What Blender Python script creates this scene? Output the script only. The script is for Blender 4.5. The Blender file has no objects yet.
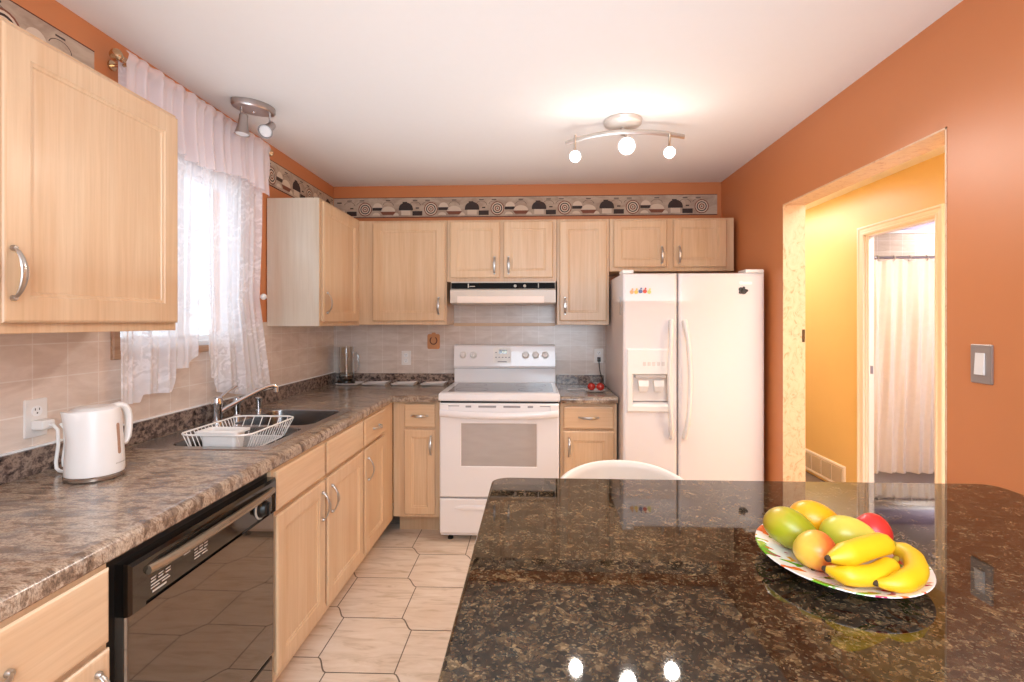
import bpy, bmesh, math, random
from mathutils import Vector, Matrix
random.seed(7)
C = bpy.context.scene.collection
SC = bpy.context.scene
PI = math.pi

# ------------------------------------------------------------------ room numbers (metres)
XL, XR, YB, ZC = -1.54, 1.375, 3.85, 2.41      # left wall, right wall, back wall, ceiling
YF = -2.6                                       # wall behind the camera
TOP = 0.914                                     # worktop height

# ------------------------------------------------------------------ camera, world, lights, exposure
cam = bpy.data.cameras.new('camera')
cam.sensor_width = 36.0
cam.lens = 18.0
cam.shift_y = -19.0 / 1024.0
cam.clip_start = 0.02
camo = bpy.data.objects.new('camera', cam)
C.objects.link(camo)
camo.location = (0, 0, 1.376)
camo.rotation_euler = (PI / 2, 0, math.atan(23 / 512.0))
SC.camera = camo

SC.view_settings.view_transform = 'Standard'
SC.view_settings.look = 'None'
SC.view_settings.exposure = 0.2
SC.view_settings.gamma = 1.0
SC.view_settings.use_curve_mapping = False
SC.cycles.use_denoising = True
SC.cycles.max_bounces = 10
SC.cycles.diffuse_bounces = 6
SC.cycles.glossy_bounces = 5
SC.cycles.transmission_bounces = 8
SC.cycles.transparent_max_bounces = 16
SC.cycles.sample_clamp_indirect = 6.0
SC.cycles.caustics_reflective = False
SC.cycles.caustics_refractive = False

world = bpy.data.worlds.new('sky')
SC.world = world
world.use_nodes = True
world.node_tree.nodes['Background'].inputs[0].default_value = (0.78, 0.90, 1.0, 1)
world.node_tree.nodes['Background'].inputs[1].default_value = 2.1


def lamp(kind, name, loc, energy, col=(1, 1, 1), size=0.1, rot=(0, 0, 0), size_y=None, spot=None):
    l = bpy.data.lights.new(name, kind)
    l.energy = energy
    l.color = col
    if kind == 'AREA':
        l.size = size
        if size_y:
            l.shape = 'RECTANGLE'
            l.size_y = size_y
    else:
        l.shadow_soft_size = size
    if kind == 'SPOT' and spot:
        l.spot_size = spot
        l.spot_blend = 0.6
    o = bpy.data.objects.new(name, l)
    o.location = loc
    o.rotation_euler = rot
    C.objects.link(o)
    return o


WARM = (1.0, 0.92, 0.84)
COOL = (0.71, 0.87, 1.0)
# daylight: portals that guide the sky through the added glass behind and the kitchen window
p1 = lamp('AREA', 'rear_portal', (-0.1, YF + 0.02, 1.2), 1, size=2.3, size_y=2.1, rot=(PI / 2, 0, 0))
p1.data.cycles.is_portal = True
p2 = lamp('AREA', 'window_portal', (XL - 0.10, 2.21, 1.68), 1, size=0.84, size_y=0.82, rot=(0, -PI / 2, 0))
p2.data.cycles.is_portal = True
# the track lamp over the kitchen, the hall lamp, the camera flash, and added unseen fills
for (x, y, z, e) in ((0.206, 2.60, 2.20, 10), (0.461, 2.55, 2.22, 14), (0.684, 2.60, 2.20, 10)):
    lamp('SPOT', 'track_lamp', (x, y, z), e, WARM, 0.03, rot=(-0.55, 0, 0), spot=2.4)
    lamp('POINT', 'track_glow', (x, y - 0.04, z - 0.02), 0.7, WARM, 0.03)
lamp('AREA', 'rear_fill', (0.0, -0.9, 2.36), 52, COOL, 1.2)  # added fill behind the camera, no fixture there
lamp('AREA', 'ceiling_fill', (-0.1, 1.7, 1.50), 13, COOL, 2.0, rot=(PI, 0, 0), size_y=3.2)  # added unseen fill in mid-room, washes the ceiling like bounced flash
fl_ = lamp('AREA', 'camera_flash', (0.45, -0.9, 1.45), 36, COOL, 1.2)
fl_.rotation_euler = (Vector((-0.75, 2.6, 1.0)) - Vector((0.45, -0.9, 1.45))).to_track_quat('-Z', 'Y').to_euler()
lamp('POINT', 'hall_light', (1.95, 4.9, 2.22), 2, WARM, 0.07)
lamp('AREA', 'hall_light', (1.95, 5.0, 2.39), 16, (0.86, 0.94, 1.0), 0.6, size_y=1.7)  # wide unseen fill added around the far hall lamp
lamp('AREA', 'hall_light', (1.95, 1.35, 2.39), 46, (0.86, 0.94, 1.0), 0.6, size_y=1.2)  # unseen fill added to brighten the near hall
lamp('AREA', 'bathroom_fill', (3.2, 3.3, 2.38), 30, (1.0, 0.95, 0.9), 0.4)  # added fill for the bathroom, out of view
lamp('AREA', 'bathtub_fill', (3.95, 4.74, 2.38), 10, (1.0, 0.95, 0.9), 0.3)  # extra fill added for the tile above the tub, hidden from reflections

# ------------------------------------------------------------------ materials


def lin(c):
    out = []
    for v in c[:3]:
        v = v / 255.0
        out.append(v / 12.92 if v <= 0.04045 else ((v + 0.055) / 1.055) ** 2.4)
    return (out[0], out[1], out[2], 1.0)


class N:
    """a small wrapper for building node trees"""

    def __init__(self, name):
        self.m = bpy.data.materials.new(name)
        self.m.use_nodes = True
        self.t = self.m.node_tree
        self.b = self.t.nodes['Principled BSDF']
        self.out = self.t.nodes['Material Output']

    def n(self, typ, **kw):
        nd = self.t.nodes.new(typ)
        for k, v in kw.items():
            setattr(nd, k, v)
        return nd

    def l(self, a, b):
        self.t.links.new(a, b)

    def coord(self, scale=(1, 1, 1), loc=(0, 0, 0), rot=(0, 0, 0)):
        tc = self.n('ShaderNodeTexCoord')
        mp = self.n('ShaderNodeMapping')
        mp.inputs['Scale'].default_value = scale
        mp.inputs['Location'].default_value = loc
        mp.inputs['Rotation'].default_value = rot
        self.l(tc.outputs['Object'], mp.inputs['Vector'])
        return mp.outputs['Vector']

    def noise(self, vec, scale, detail=3, rough=0.5, dist=0.0):
        nd = self.n('ShaderNodeTexNoise')
        nd.inputs['Scale'].default_value = scale
        nd.inputs['Detail'].default_value = detail
        nd.inputs['Roughness'].default_value = rough
        nd.inputs['Distortion'].default_value = dist
        if vec is not None:
            self.l(vec, nd.inputs['Vector'])
        return nd.outputs['Fac']

    def ramp(self, fac, stops, mode='LINEAR'):
        r = self.n('ShaderNodeValToRGB')
        r.color_ramp.interpolation = mode
        e = r.color_ramp.elements
        while len(e) > 1:
            e.remove(e[-1])
        e[0].position = stops[0][0]
        e[0].color = stops[0][1]
        for p, c in stops[1:]:
            k = e.new(p)
            k.color = c
        self.l(fac, r.inputs['Fac'])
        return r.outputs['Color']

    def mix(self, fac, a, b, mode='MIX'):
        mx = self.n('ShaderNodeMix', data_type='RGBA', blend_type=mode)
        for s, v in ((mx.inputs[0], fac), (mx.inputs[6], a), (mx.inputs[7], b)):
            if hasattr(v, 'links'):
                self.l(v, s)
            else:
                s.default_value = v
        return mx.outputs[2]

    def math(self, op, a, b=0.0):
        nd = self.n('ShaderNodeMath', operation=op)
        for s, v in ((nd.inputs[0], a), (nd.inputs[1], b)):
            if hasattr(v, 'links'):
                self.l(v, s)
            else:
                s.default_value = v
        return nd.outputs[0]

    def bump(self, h, strength=0.2, dist=0.002):
        b = self.n('ShaderNodeBump')
        b.inputs['Strength'].default_value = strength
        b.inputs['Distance'].default_value = dist
        self.l(h, b.inputs['Height'])
        self.l(b.outputs['Normal'], self.b.inputs['Normal'])

    def base(self, c):
        s = self.b.inputs['Base Color']
        if hasattr(c, 'links'):
            self.l(c, s)
        else:
            s.default_value = c

    def set(self, rough=0.5, metal=0.0, spec=0.5, coat=0.0, coat_rough=0.05, trans=0.0, ior=None):
        self.b.inputs['Roughness'].default_value = rough
        self.b.inputs['Metallic'].default_value = metal
        self.b.inputs['Specular IOR Level'].default_value = spec
        self.b.inputs['Coat Weight'].default_value = coat
        self.b.inputs['Coat Roughness'].default_value = coat_rough
        self.b.inputs['Transmission Weight'].default_value = trans
        if ior:
            self.b.inputs['IOR'].default_value = ior
        return self.m


def plain(name, rgb, rough=0.5, metal=0.0, spec=0.5, coat=0.0, var=0.03, nscale=30, bump=0.0):
    """one colour with a faint variation of its own"""
    k = N(name)
    c = lin(rgb)
    f = k.noise(k.coord(), nscale)
    d = (c[0] * (1 - var), c[1] * (1 - var), c[2] * (1 - var), 1)
    k.base(k.mix(f, d, c))
    if bump:
        k.bump(f, bump, 0.001)
    return k.set(rough, metal, spec, coat)


def wood(name, axis, light=(219, 188, 153), dark=(209, 176, 141), rough=0.36):
    k = N(name)
    sc = [85, 85, 85]
    sc[axis] = 3.0
    sb = [9, 9, 9]
    sb[axis] = 0.7
    g = k.noise(k.coord(sc), 1.0, 4, 0.65, 0.3)
    w = k.noise(k.coord(sb, (3, 1, 2)), 1.0, 3, 0.5, 1.2)
    c1 = k.ramp(g, [(0.3, lin(dark)), (0.62, lin(light))])
    c2 = k.ramp(w, [(0.3, lin((244, 230, 216))), (0.7, (1, 1, 1, 1))])
    k.base(k.mix(0.75, c1, c2, 'MULTIPLY'))
    k.bump(g, 0.05, 0.0006)
    return k.set(rough, 0, 0.5, 0.12, 0.2)


def tile_wall(name, axis_u, u0, light, dark, grout):
    k = N(name)
    tc = k.n('ShaderNodeTexCoord')
    sp = k.n('ShaderNodeSeparateXYZ')
    k.l(tc.outputs['Object'], sp.inputs[0])
    cb = k.n('ShaderNodeCombineXYZ')
    k.l(k.math('ADD', sp.outputs[axis_u], -u0 + 50 * 0.1185), cb.inputs[0])
    k.l(k.math('ADD', sp.outputs[2], -1.3075 + 20 * 0.107), cb.inputs[1])
    br = k.n('ShaderNodeTexBrick')
    br.offset = 0.0
    br.inputs['Scale'].default_value = 1.0
    br.inputs['Brick Width'].default_value = 0.1185
    br.inputs['Row Height'].default_value = 0.107
    br.inputs['Mortar Size'].default_value = 0.0022
    br.inputs['Mortar Smooth'].default_value = 0.2
    br.inputs['Color1'].default_value = lin(light)
    br.inputs['Color2'].default_value = lin(dark)
    br.inputs['Mortar'].default_value = lin(grout)
    k.l(cb.outputs[0], br.inputs['Vector'])
    f = k.noise(k.coord((6, 6, 22)), 1.0, 4, 0.6, 0.8)
    v = k.ramp(f, [(0.3, lin((228, 220, 214))), (0.7, (1, 1, 1, 1))])
    k.base(k.mix(0.8, br.outputs['Color'], v, 'MULTIPLY'))
    k.bump(br.outputs['Fac'], -0.25, 0.0015)
    return k.set(0.22, 0, 0.5)


M = {}
M['orange'] = plain('orange_paint', (206, 130, 80), 0.42, var=0.05, nscale=5)
M['white_ceiling'] = plain('ceiling_paint', (240, 236, 233), 0.9, var=0.02)
M['yellow'] = plain('yellow_paint', (240, 206, 140), 0.35, var=0.04, nscale=6)
M['lavender'] = plain('lavender_paint', (186, 178, 205), 0.5)
M['white_trim'] = plain('white_gloss_paint', (250, 240, 232), 0.3)
M['white_vinyl'] = plain('white_vinyl', (240, 240, 240), 0.35)
M['wood_v'] = wood('maple_upright_grain', 2)
M['wood_y'] = wood('maple_sideways_grain', 1)
M['wood_x'] = wood('maple_crosswise_grain', 0)
M['wood_dark'] = wood('brown_wood_trim', 1, (196, 160, 130), (170, 132, 102))
M['wood_side'] = wood('pale_cabinet_side', 2, (218, 208, 192), (210, 199, 182))
M['tile_left'] = tile_wall('beige_wall_tile_left', 1, 1.497, (234, 219, 207), (229, 212, 199), (241, 232, 224))  # same tile as the back wall, stronger light put into its colour
M['tile_back'] = tile_wall('beige_wall_tile_back', 0, -1.04, (222, 208, 198), (217, 201, 190), (231, 220, 212))  # same tile as the left wall, weaker light put into its colour
M['tile_bath'] = tile_wall('bath_wall_tile', 0, 0, (226, 214, 200), (222, 208, 194), (240, 232, 226))
M['nickel'] = plain('satin_nickel', (196, 190, 184), 0.32, 1.0)
M['chrome'] = plain('chrome', (210, 210, 212), 0.1, 1.0)
M['dark_nickel'] = plain('dark_nickel', (186, 176, 172), 0.3, 1.0)
M['steel'] = plain('sink_steel', (150, 146, 144), 0.24, 1.0, var=0.1)
M['steel_rim'] = plain('sink_rim_steel', (176, 168, 162), 0.24, 0.85)
M['brass'] = plain('champagne_metal', (206, 176, 140), 0.25, 1.0)
M['white_enamel'] = plain('white_enamel', (234, 230, 230), 0.18, coat=0.4, var=0.01)
M['fridge_white'] = plain('fridge_white', (226, 218, 216), 0.42, coat=0.05, var=0.02, nscale=300, bump=0.04)
M['white_plastic'] = plain('white_plastic', (234, 229, 224), 0.3)
M['grey_plastic'] = plain('grey_plastic', (188, 178, 172), 0.4)
M['hood_cream'] = plain('cream_enamel', (212, 198, 184), 0.3)
M['hood_lens'] = plain('hood_lens', (244, 226, 212), 0.3)
M['black_gloss'] = plain('black_gloss', (14, 11, 9), 0.06, coat=0.5)
M['black'] = plain('black_plastic', (16, 14, 13), 0.35)
M['print_grey'] = plain('pale_print', (190, 182, 172), 0.5)
M['black_mirror'] = None
M['vent_metal'] = plain('beige_vent', (206, 192, 172), 0.45)
M['switch_plate'] = plain('brushed_plate', (176, 164, 158), 0.35, 0.6)
M['chair_white'] = plain('white_leatherette', (240, 234, 224), 0.42, var=0.03, bump=0.1, nscale=200)
M['porcelain'] = plain('white_porcelain', (238, 232, 228), 0.2, coat=0.3)
M['red_gloss'] = plain('red_gloss', (190, 40, 26), 0.12, coat=0.5, var=0.3)
M['clay'] = plain('tan_clay', (204, 140, 92), 0.6, var=0.15)
M['horseshoe'] = plain('dark_brown_metal', (92, 38, 22), 0.5)
M['rubber'] = plain('black_rubber', (20, 18, 18), 0.6)
M['tub'] = plain('tub_enamel', (226, 222, 220), 0.2)

k = N('dishwasher_door')
k.base(lin((118, 106, 94)))
M['black_mirror'] = k.set(0.03, 0.75, 0.9)

k = N('oven_glass')
f = k.noise(k.coord((2, 2, 8)), 4.0)
k.base(k.mix(f, lin((168, 158, 152)), lin((182, 172, 166))))
M['oven_glass'] = k.set(0.08, 0.0, 0.6)

k = N('cooktop_glass')
k.base(lin((70, 64, 66)))
M['cooktop_glass'] = k.set(0.07, 0, 0.7)

k = N('clear_glass')
k.base((0.96, 0.97, 0.97, 1))
M['glass'] = k.set(0.02, 0, 0.5, trans=1.0, ior=1.45)

k = N('window_glass')
gl = k.n('ShaderNodeBsdfGlossy')
gl.inputs['Roughness'].default_value = 0.02
tr = k.n('ShaderNodeBsdfTransparent')
mx = k.n('ShaderNodeMixShader')
mx.inputs[0].default_value = 0.06
k.l(tr.outputs[0], mx.inputs[1])
k.l(gl.outputs[0], mx.inputs[2])
k.l(mx.outputs[0], k.out.inputs['Surface'])
M['pane'] = k.m

# laminate worktop: streaky mottled brown and grey
k = N('brown_laminate')
a = k.noise(k.coord((1.0, 2.0, 1.3)), 3.4, 5, 0.6, 0.7)
b = k.noise(k.coord((1.3, 3.4, 2.2), (5, 2, 1)), 11.0, 6, 0.68, 0.5)
d = k.noise(k.coord((2, 4, 2), (9, 4, 3)), 70.0, 4, 0.75)
e = k.noise(k.coord((1.0, 2.2, 1.5), (2, 8, 5)), 5.0, 4, 0.6, 0.6)
ca = k.ramp(a, [(0.32, lin((112, 88, 70))), (0.45, lin((152, 122, 98))), (0.56, lin((178, 154, 132))), (0.70, lin((206, 188, 168)))])
cb_ = k.ramp(b, [(0.38, lin((66, 54, 48))), (0.46, lin((140, 114, 94))), (0.54, lin((208, 190, 168))), (0.64, lin((150, 122, 98)))])
cc = k.mix(0.6, ca, cb_)
cc = k.mix(k.ramp(e, [(0.52, (0, 0, 0, 1)), (0.66, (0.6, 0.6, 0.6, 1))]), cc, lin((128, 124, 122)))
k.base(k.mix(0.55, cc, k.ramp(d, [(0.40, lin((112, 102, 96))), (0.55, (1, 1, 1, 1))]), 'MULTIPLY'))
M['laminate'] = k.set(0.2, 0, 0.5, 0.15, 0.1)

# the same laminate where it stands upright as a splash lip: darker flecks
k = N('brown_laminate_lip')
b = k.noise(k.coord((1, 1, 1.3), (5, 2, 1)), 38.0, 6, 0.7, 0.3)
k.base(k.ramp(b, [(0.36, lin((44, 36, 34))), (0.48, lin((104, 86, 78))), (0.58, lin((158, 136, 120))), (0.72, lin((92, 74, 66)))]))
M['laminate_lip'] = k.set(0.2, 0, 0.5, 0.15, 0.1)

# polished dark granite with tan and grey-green flakes
k = N('dark_granite')
v = k.coord()
dn = k.n('ShaderNodeTexNoise')
dn.inputs['Scale'].default_value = 16.0
dn.inputs['Detail'].default_value = 4
k.l(v, dn.inputs['Vector'])
vm = k.n('ShaderNodeVectorMath', operation='MULTIPLY_ADD')
vm.inputs[1].default_value = (0.035, 0.035, 0.035)
k.l(dn.outputs['Color'], vm.inputs[0])
k.l(v, vm.inputs[2])


def vor(scale):
    vo = k.n('ShaderNodeTexVoronoi')
    vo.inputs['Scale'].default_value = scale
    k.l(vm.outputs[0], vo.inputs['Vector'])
    sp = k.n('ShaderNodeSeparateColor')
    k.l(vo.outputs['Color'], sp.inputs[0])
    return sp.outputs[0], vo.outputs['Distance']


r1, d1 = vor(72.0)
r2, d2 = vor(130.0)
r3, d3 = vor(300.0)
c1 = k.ramp(r1, [(0.0, lin((24, 18, 13))), (0.26, lin((48, 36, 25))), (0.48, lin((76, 58, 40))), (0.70, lin((102, 80, 54))), (0.84, lin((66, 62, 52))), (0.94, lin((136, 110, 76)))], 'CONSTANT')
c2 = k.ramp(r2, [(0.0, lin((20, 15, 11))), (0.34, lin((66, 50, 34))), (0.62, lin((108, 85, 58))), (0.82, lin((64, 62, 54))), (0.93, lin((160, 136, 104)))], 'CONSTANT')
c3 = k.ramp(r3, [(0.0, lin((36, 28, 20))), (0.5, lin((86, 68, 48))), (0.86, lin((176, 150, 112)))], 'CONSTANT')
cm = k.mix(0.42, c1, c2)
cm = k.mix(0.32, cm, c3)
big = k.noise(k.coord((1, 1, 1), (4, 7, 0)), 17.0, 5, 0.7)
k.base(k.mix(0.85, cm, k.ramp(big, [(0.38, lin((122, 112, 102))), (0.60, (1, 1, 1, 1))]), 'MULTIPLY'))
M['granite'] = k.set(0.03, 0, 0.55)

# floor tile: cream marble print with slanting veins
k = N('cream_floor_tile')
a = k.noise(k.coord((3.0, 15.0, 1), rot=(0, 0, 0.75)), 1.6, 5, 0.6, 1.2)
b = k.noise(k.coord(), 3.0, 3)
c = k.ramp(a, [(0.3, lin((210, 188, 164))), (0.48, lin((232, 213, 193))), (0.7, lin((240, 224, 207)))])
k.base(k.mix(0.6, c, k.ramp(b, [(0.3, lin((240, 230, 220))), (0.7, (1, 1, 1, 1))]), 'MULTIPLY'))
M['floor_tile'] = k.set(0.25, 0, 0.5)
M['grout'] = plain('dark_grout', (122, 104, 88), 0.9)

# marbled peach paper on the reveal of the opening
k = N('peach_marble_paper')
a = k.noise(k.coord((1, 1, 0.7)), 20.0, 6, 0.7, 2.0)
k.base(k.ramp(a, [(0.33, lin((196, 146, 112))), (0.45, lin((220, 186, 152))), (0.65, lin((228, 196, 164)))]))
M['peach'] = k.set(0.4)


def sheer(name, col, cover, lace=None, dens=0.0):
    k = N(name)
    dif = k.n('ShaderNodeBsdfDiffuse')
    dif.inputs[0].default_value = lin(col)
    trl = k.n('ShaderNodeBsdfTranslucent')
    trl.inputs[0].default_value = lin(col)
    m1 = k.n('ShaderNodeMixShader')
    m1.inputs[0].default_value = 0.28
    k.l(dif.outputs[0], m1.inputs[1])
    k.l(trl.outputs[0], m1.inputs[2])
    tr = k.n('ShaderNodeBsdfTransparent')
    m2 = k.n('ShaderNodeMixShader')
    k.l(tr.outputs[0], m2.inputs[1])
    k.l(m1.outputs[0], m2.inputs[2])
    if lace:
        vo = k.n('ShaderNodeTexVoronoi', feature='SMOOTH_F1')
        vo.inputs['Scale'].default_value = lace
        dn = k.noise(k.coord(), lace * 1.4, 3, 0.6)
        ad = k.n('ShaderNodeVectorMath', operation='MULTIPLY_ADD')
        cx = k.n('ShaderNodeCombineXYZ')
        for i in range(3):
            k.l(dn, cx.inputs[i])
        k.l(cx.outputs[0], ad.inputs[0])
        ad.inputs[1].default_value = (0.0, 0.05, 0.05)
        k.l(k.coord((0.0, 1, 1)), ad.inputs[2])
        k.l(ad.outputs[0], vo.inputs['Vector'])
        ptn = k.ramp(vo.outputs['Distance'], [(0.16, (1, 1, 1, 1)), (0.30, (0, 0, 0, 1)), (0.42, (0.0, 0, 0, 1)), (0.52, (0.9, 0.9, 0.9, 1)), (0.6, (0.2, 0.2, 0.2, 1))])
        msk = k.ramp(k.noise(k.coord((0, 1, 1), (3, 3, 3)), 5.0, 2), [(0.42, (0, 0, 0, 1)), (0.56, (1, 1, 1, 1))])
        pm = k.mix(1.0, ptn, msk, 'MULTIPLY')
        k.l(k.math('ADD', k.math('MULTIPLY', pm, dens), cover), m2.inputs[0])
    else:
        m2.inputs[0].default_value = cover
    k.l(m2.outputs[0], k.out.inputs['Surface'])
    return k.m


M['lace'] = sheer('white_lace', (250, 250, 255), 0.70, 26.0, 0.29)
M['voile'] = sheer('pinkish_voile', (248, 238, 240), 0.66)
M['shower_cloth'] = plain('white_shower_cloth', (246, 232, 220), 0.7, var=0.12, nscale=26, bump=0.6)
M['emit_bulb'] = None
k = N('lit_bulb')
k.b.inputs['Emission Color'].default_value = (1.0, 0.93, 0.80, 1)
k.b.inputs['Emission Strength'].default_value = 30.0
M['emit_bulb'] = k.m
k = N('clock_digits')
k.b.inputs['Emission Color'].default_value = lin((200, 240, 190))
k.b.inputs['Emission Strength'].default_value = 0.25
M['digits'] = k.m
k = N('lit_globe')
k.b.inputs['Emission Color'].default_value = (1.0, 0.88, 0.70, 1)
k.b.inputs['Emission Strength'].default_value = 4.0
M['globe'] = k.m


def fruit(name, stops, direction, nscale=9.0, nmix=0.35, rough=0.35, spots=None):
    """skin colour that runs from one end of the fruit to the other, broken up by noise"""
    k = N(name)
    tc = k.n('ShaderNodeTexCoord')
    dp = k.n('ShaderNodeVectorMath', operation='DOT_PRODUCT')
    k.l(tc.outputs['Object'], dp.inputs[0])
    dp.inputs[1].default_value = direction
    n = k.noise(k.coord(), nscale, 4, 0.6)
    f = k.math('ADD', k.math('MULTIPLY', dp.outputs['Value'], 1.0), k.math('ADD', k.math('MULTIPLY', n, nmix), 0.5 - nmix * 0.5))
    c = k.ramp(f, [(p, lin(q)) for p, q in stops])
    if spots:
        s = k.noise(k.coord(), 160.0, 2)
        c = k.mix(k.ramp(s, [(0.62, (0, 0, 0, 1)), (0.70, (1, 1, 1, 1))]), c, lin(spots))
    k.base(c)
    return k.set(rough, 0, 0.5, 0.1, 0.2)


# ------------------------------------------------------------------ mesh helpers


class MB:
    def __init__(self):
        self.bm = bmesh.new()
        self.m = 0

    def face(self, vs):
        try:
            f = self.bm.faces.new(vs)
            f.material_index = self.m
            return f
        except ValueError:
            return None

    def v(self, p):
        return self.bm.verts.new(p)

    def box(self, x0, x1, y0, y1, z0, z1, bev=0.0, seg=2, mat=None):
        vs = [self.v(p) for p in ((x0, y0, z0), (x1, y0, z0), (x1, y1, z0), (x0, y1, z0), (x0, y0, z1), (x1, y0, z1), (x1, y1, z1), (x0, y1, z1))]
        if mat is not None:
            for q in vs:
                q.co = mat @ q.co
        fs = [self.face([vs[i] for i in q]) for q in ((3, 2, 1, 0), (4, 5, 6, 7), (0, 1, 5, 4), (1, 2, 6, 5), (2, 3, 7, 6), (3, 0, 4, 7))]
        if bev > 0:
            es = list({e for f in fs for e in f.edges})
            r = bmesh.ops.bevel(self.bm, geom=es, offset=bev, segments=seg, profile=0.5, affect='EDGES', clamp_overlap=True)
            for f in r['faces']:
                f.material_index = self.m
        return self

    def rings(self, loops, cap_end=True, cap_start=False):
        """loops: lists of points of equal count"""
        vl = [[self.v(p) for p in lp] for lp in loops]
        for a, b in zip(vl, vl[1:]):
            n = len(a)
            for i in range(n):
                j = (i + 1) % n
                self.face([a[i], a[j], b[j], b[i]])
        if cap_end:
            self.face(vl[-1])
        if cap_start:
            self.face(list(reversed(vl[0])))
        return vl

    def tube(self, pts, r, seg=8, closed=False, caps=True, flat=None, up=None):
        """r a number or a list; flat (w, h) factors for an oval section"""
        pts = [Vector(p) for p in pts]
        n = len(pts)
        rs = r if isinstance(r, (list, tuple)) else [r] * n
        loops = []
        prev = None
        for i, p in enumerate(pts):
            if closed:
                t = pts[(i + 1) % n] - pts[i - 1]
            else:
                t = pts[min(i + 1, n - 1)] - pts[max(i - 1, 0)]
            t.normalize()
            if up is not None:
                a = t.cross(Vector(up))
            elif prev is None:
                a = t.cross(Vector((0, 0, 1)) if abs(t.z) < 0.9 else Vector((1, 0, 0)))
            else:
                a = prev - t * prev.dot(t)
            if a.length < 1e-6:
                a = t.cross(Vector((0, 1, 0)))
            a.normalize()
            prev = a
            b = t.cross(a).normalized()
            fw, fh = flat or (1, 1)
            loops.append([p + a * math.cos(2 * PI * q / seg) * rs[i] * fw + b * math.sin(2 * PI * q / seg) * rs[i] * fh for q in range(seg)])
        vl = [[self.v(p) for p in lp] for lp in loops]
        rng = range(n) if closed else range(n - 1)
        for i in rng:
            a, b = vl[i], vl[(i + 1) % n]
            for q in range(seg):
                w = (q + 1) % seg
                self.face([a[q], a[w], b[w], b[q]])
        if not closed and caps:
            self.face(list(reversed(vl[0])))
            self.face(vl[-1])
        return self

    def lathe(self, prof, c=(0, 0, 0), seg=32, axis=(0, 0, 1), cap0=True, cap1=True, sx=1.0, sy=1.0, rot=0.0):
        """prof: (radius, height) along axis from c"""
        ax = Vector(axis).normalized()
        u = ax.cross(Vector((0, 1, 0)) if abs(ax.y) < 0.9 else Vector((1, 0, 0))).normalized()
        w = ax.cross(u).normalized()
        c = Vector(c)
        loops = []
        cr, sr = math.cos(rot), math.sin(rot)
        for r, h in prof:
            lp = []
            for q in range(seg):
                a = 2 * PI * q / seg
                e, f = math.cos(a) * r * sx, math.sin(a) * r * sy
                e, f = e * cr - f * sr, e * sr + f * cr
                lp.append(c + u * e + w * f + ax * h)
            loops.append(lp)
        self.rings(loops, cap1, cap0)
        return self

    def prism(self, poly, frame, d0, d1, bev=0.0):
        a = [frame(u, v, d0) for u, v in poly]
        b = [frame(u, v, d1) for u, v in poly]
        self.rings([a, b], True, True)
        return self

    def flat(self, poly, frame, d):
        self.face([self.v(frame(u, v, d)) for u, v in poly])
        return self

    def holed(self, outer, holes, z):
        """a flat sheet at height z with holes in it"""
        es = []
        for lp in [outer] + holes:
            vs = [self.v((x, y, z)) for x, y in lp]
            es += [self.bm.edges.new((vs[i], vs[(i + 1) % len(vs)])) for i in range(len(vs))]
        r = bmesh.ops.triangle_fill(self.bm, use_beauty=True, use_dissolve=False, edges=es, normal=(0, 0, 1))
        for g in r['geom']:
            if isinstance(g, bmesh.types.BMFace):
                g.material_index = self.m
                if g.normal.z < 0:
                    g.normal_flip()
        return self

    def ball(self, c, r, seg=24, rings=16, sz=1.0, fn=None):
        prof_pts = []
        c = Vector(c)
        loops = []
        for i in range(1, rings):
            t = PI * i / rings
            lp = []
            for q in range(seg):
                a = 2 * PI * q / seg
                p = Vector((math.sin(t) * math.cos(a), math.sin(t) * math.sin(a), -math.cos(t)))
                p = Vector((p.x * r, p.y * r, p.z * r * sz))
                if fn:
                    p = fn(p)
                lp.append(c + p)
            loops.append(lp)
        vl = self.rings(loops, False, False)
        p0, p1 = Vector((0, 0, -r * sz)), Vector((0, 0, r * sz))
        if fn:
            p0, p1 = fn(p0), fn(p1)
        b, t = self.v(c + p0), self.v(c + p1)
        for q in range(seg):
            w = (q + 1) % seg
            self.face([vl[0][w], vl[0][q], b])
            self.face([vl[-1][q], vl[-1][w], t])
        return self

    def sheet(self, nu, nv, fn):
        g = [[self.v(fn(i / nu, j / nv)) for j in range(nv + 1)] for i in range(nu + 1)]
        for i in range(nu):
            for j in range(nv):
                self.face([g[i][j], g[i + 1][j], g[i + 1][j + 1], g[i][j + 1]])
        return self

    def mesh(self, name, off, smooth=True, angle=35, weld=False):
        bm = self.bm
        if weld:
            bmesh.ops.remove_doubles(bm, verts=bm.verts, dist=1e-5)
        bmesh.ops.recalc_face_normals(bm, faces=bm.faces)
        bmesh.ops.translate(bm, verts=bm.verts, vec=-Vector(off))
        me = bpy.data.meshes.new(name)
        bm.to_mesh(me)
        bm.free()
        if smooth:
            me.shade_smooth()
            try:
                me.set_sharp_from_angle(angle=math.radians(angle))
            except Exception:
                pass
        return me


ROOT = {}


def props(o, label=None, cat=None, group=None, kind=None):
    if label:
        o['label'] = label
    if cat:
        o['category'] = cat
    if group:
        o['group'] = group
    if kind:
        o['kind'] = kind
    return o


def thing(name, loc, label, cat, group=None):
    o = bpy.data.objects.new(name, None)
    o.empty_display_size = 0.05
    C.objects.link(o)
    o.location = loc
    ROOT[o.name] = Vector(loc)
    return props(o, label, cat, group)


def mats(me, mat):
    for m in (mat if isinstance(mat, (list, tuple)) else [mat]):
        me.materials.append(M[m] if isinstance(m, str) else m)


def soft(o):
    w = o.modifiers.new('normals', 'WEIGHTED_NORMAL')
    w.keep_sharp = True
    w.weight = 80


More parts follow.
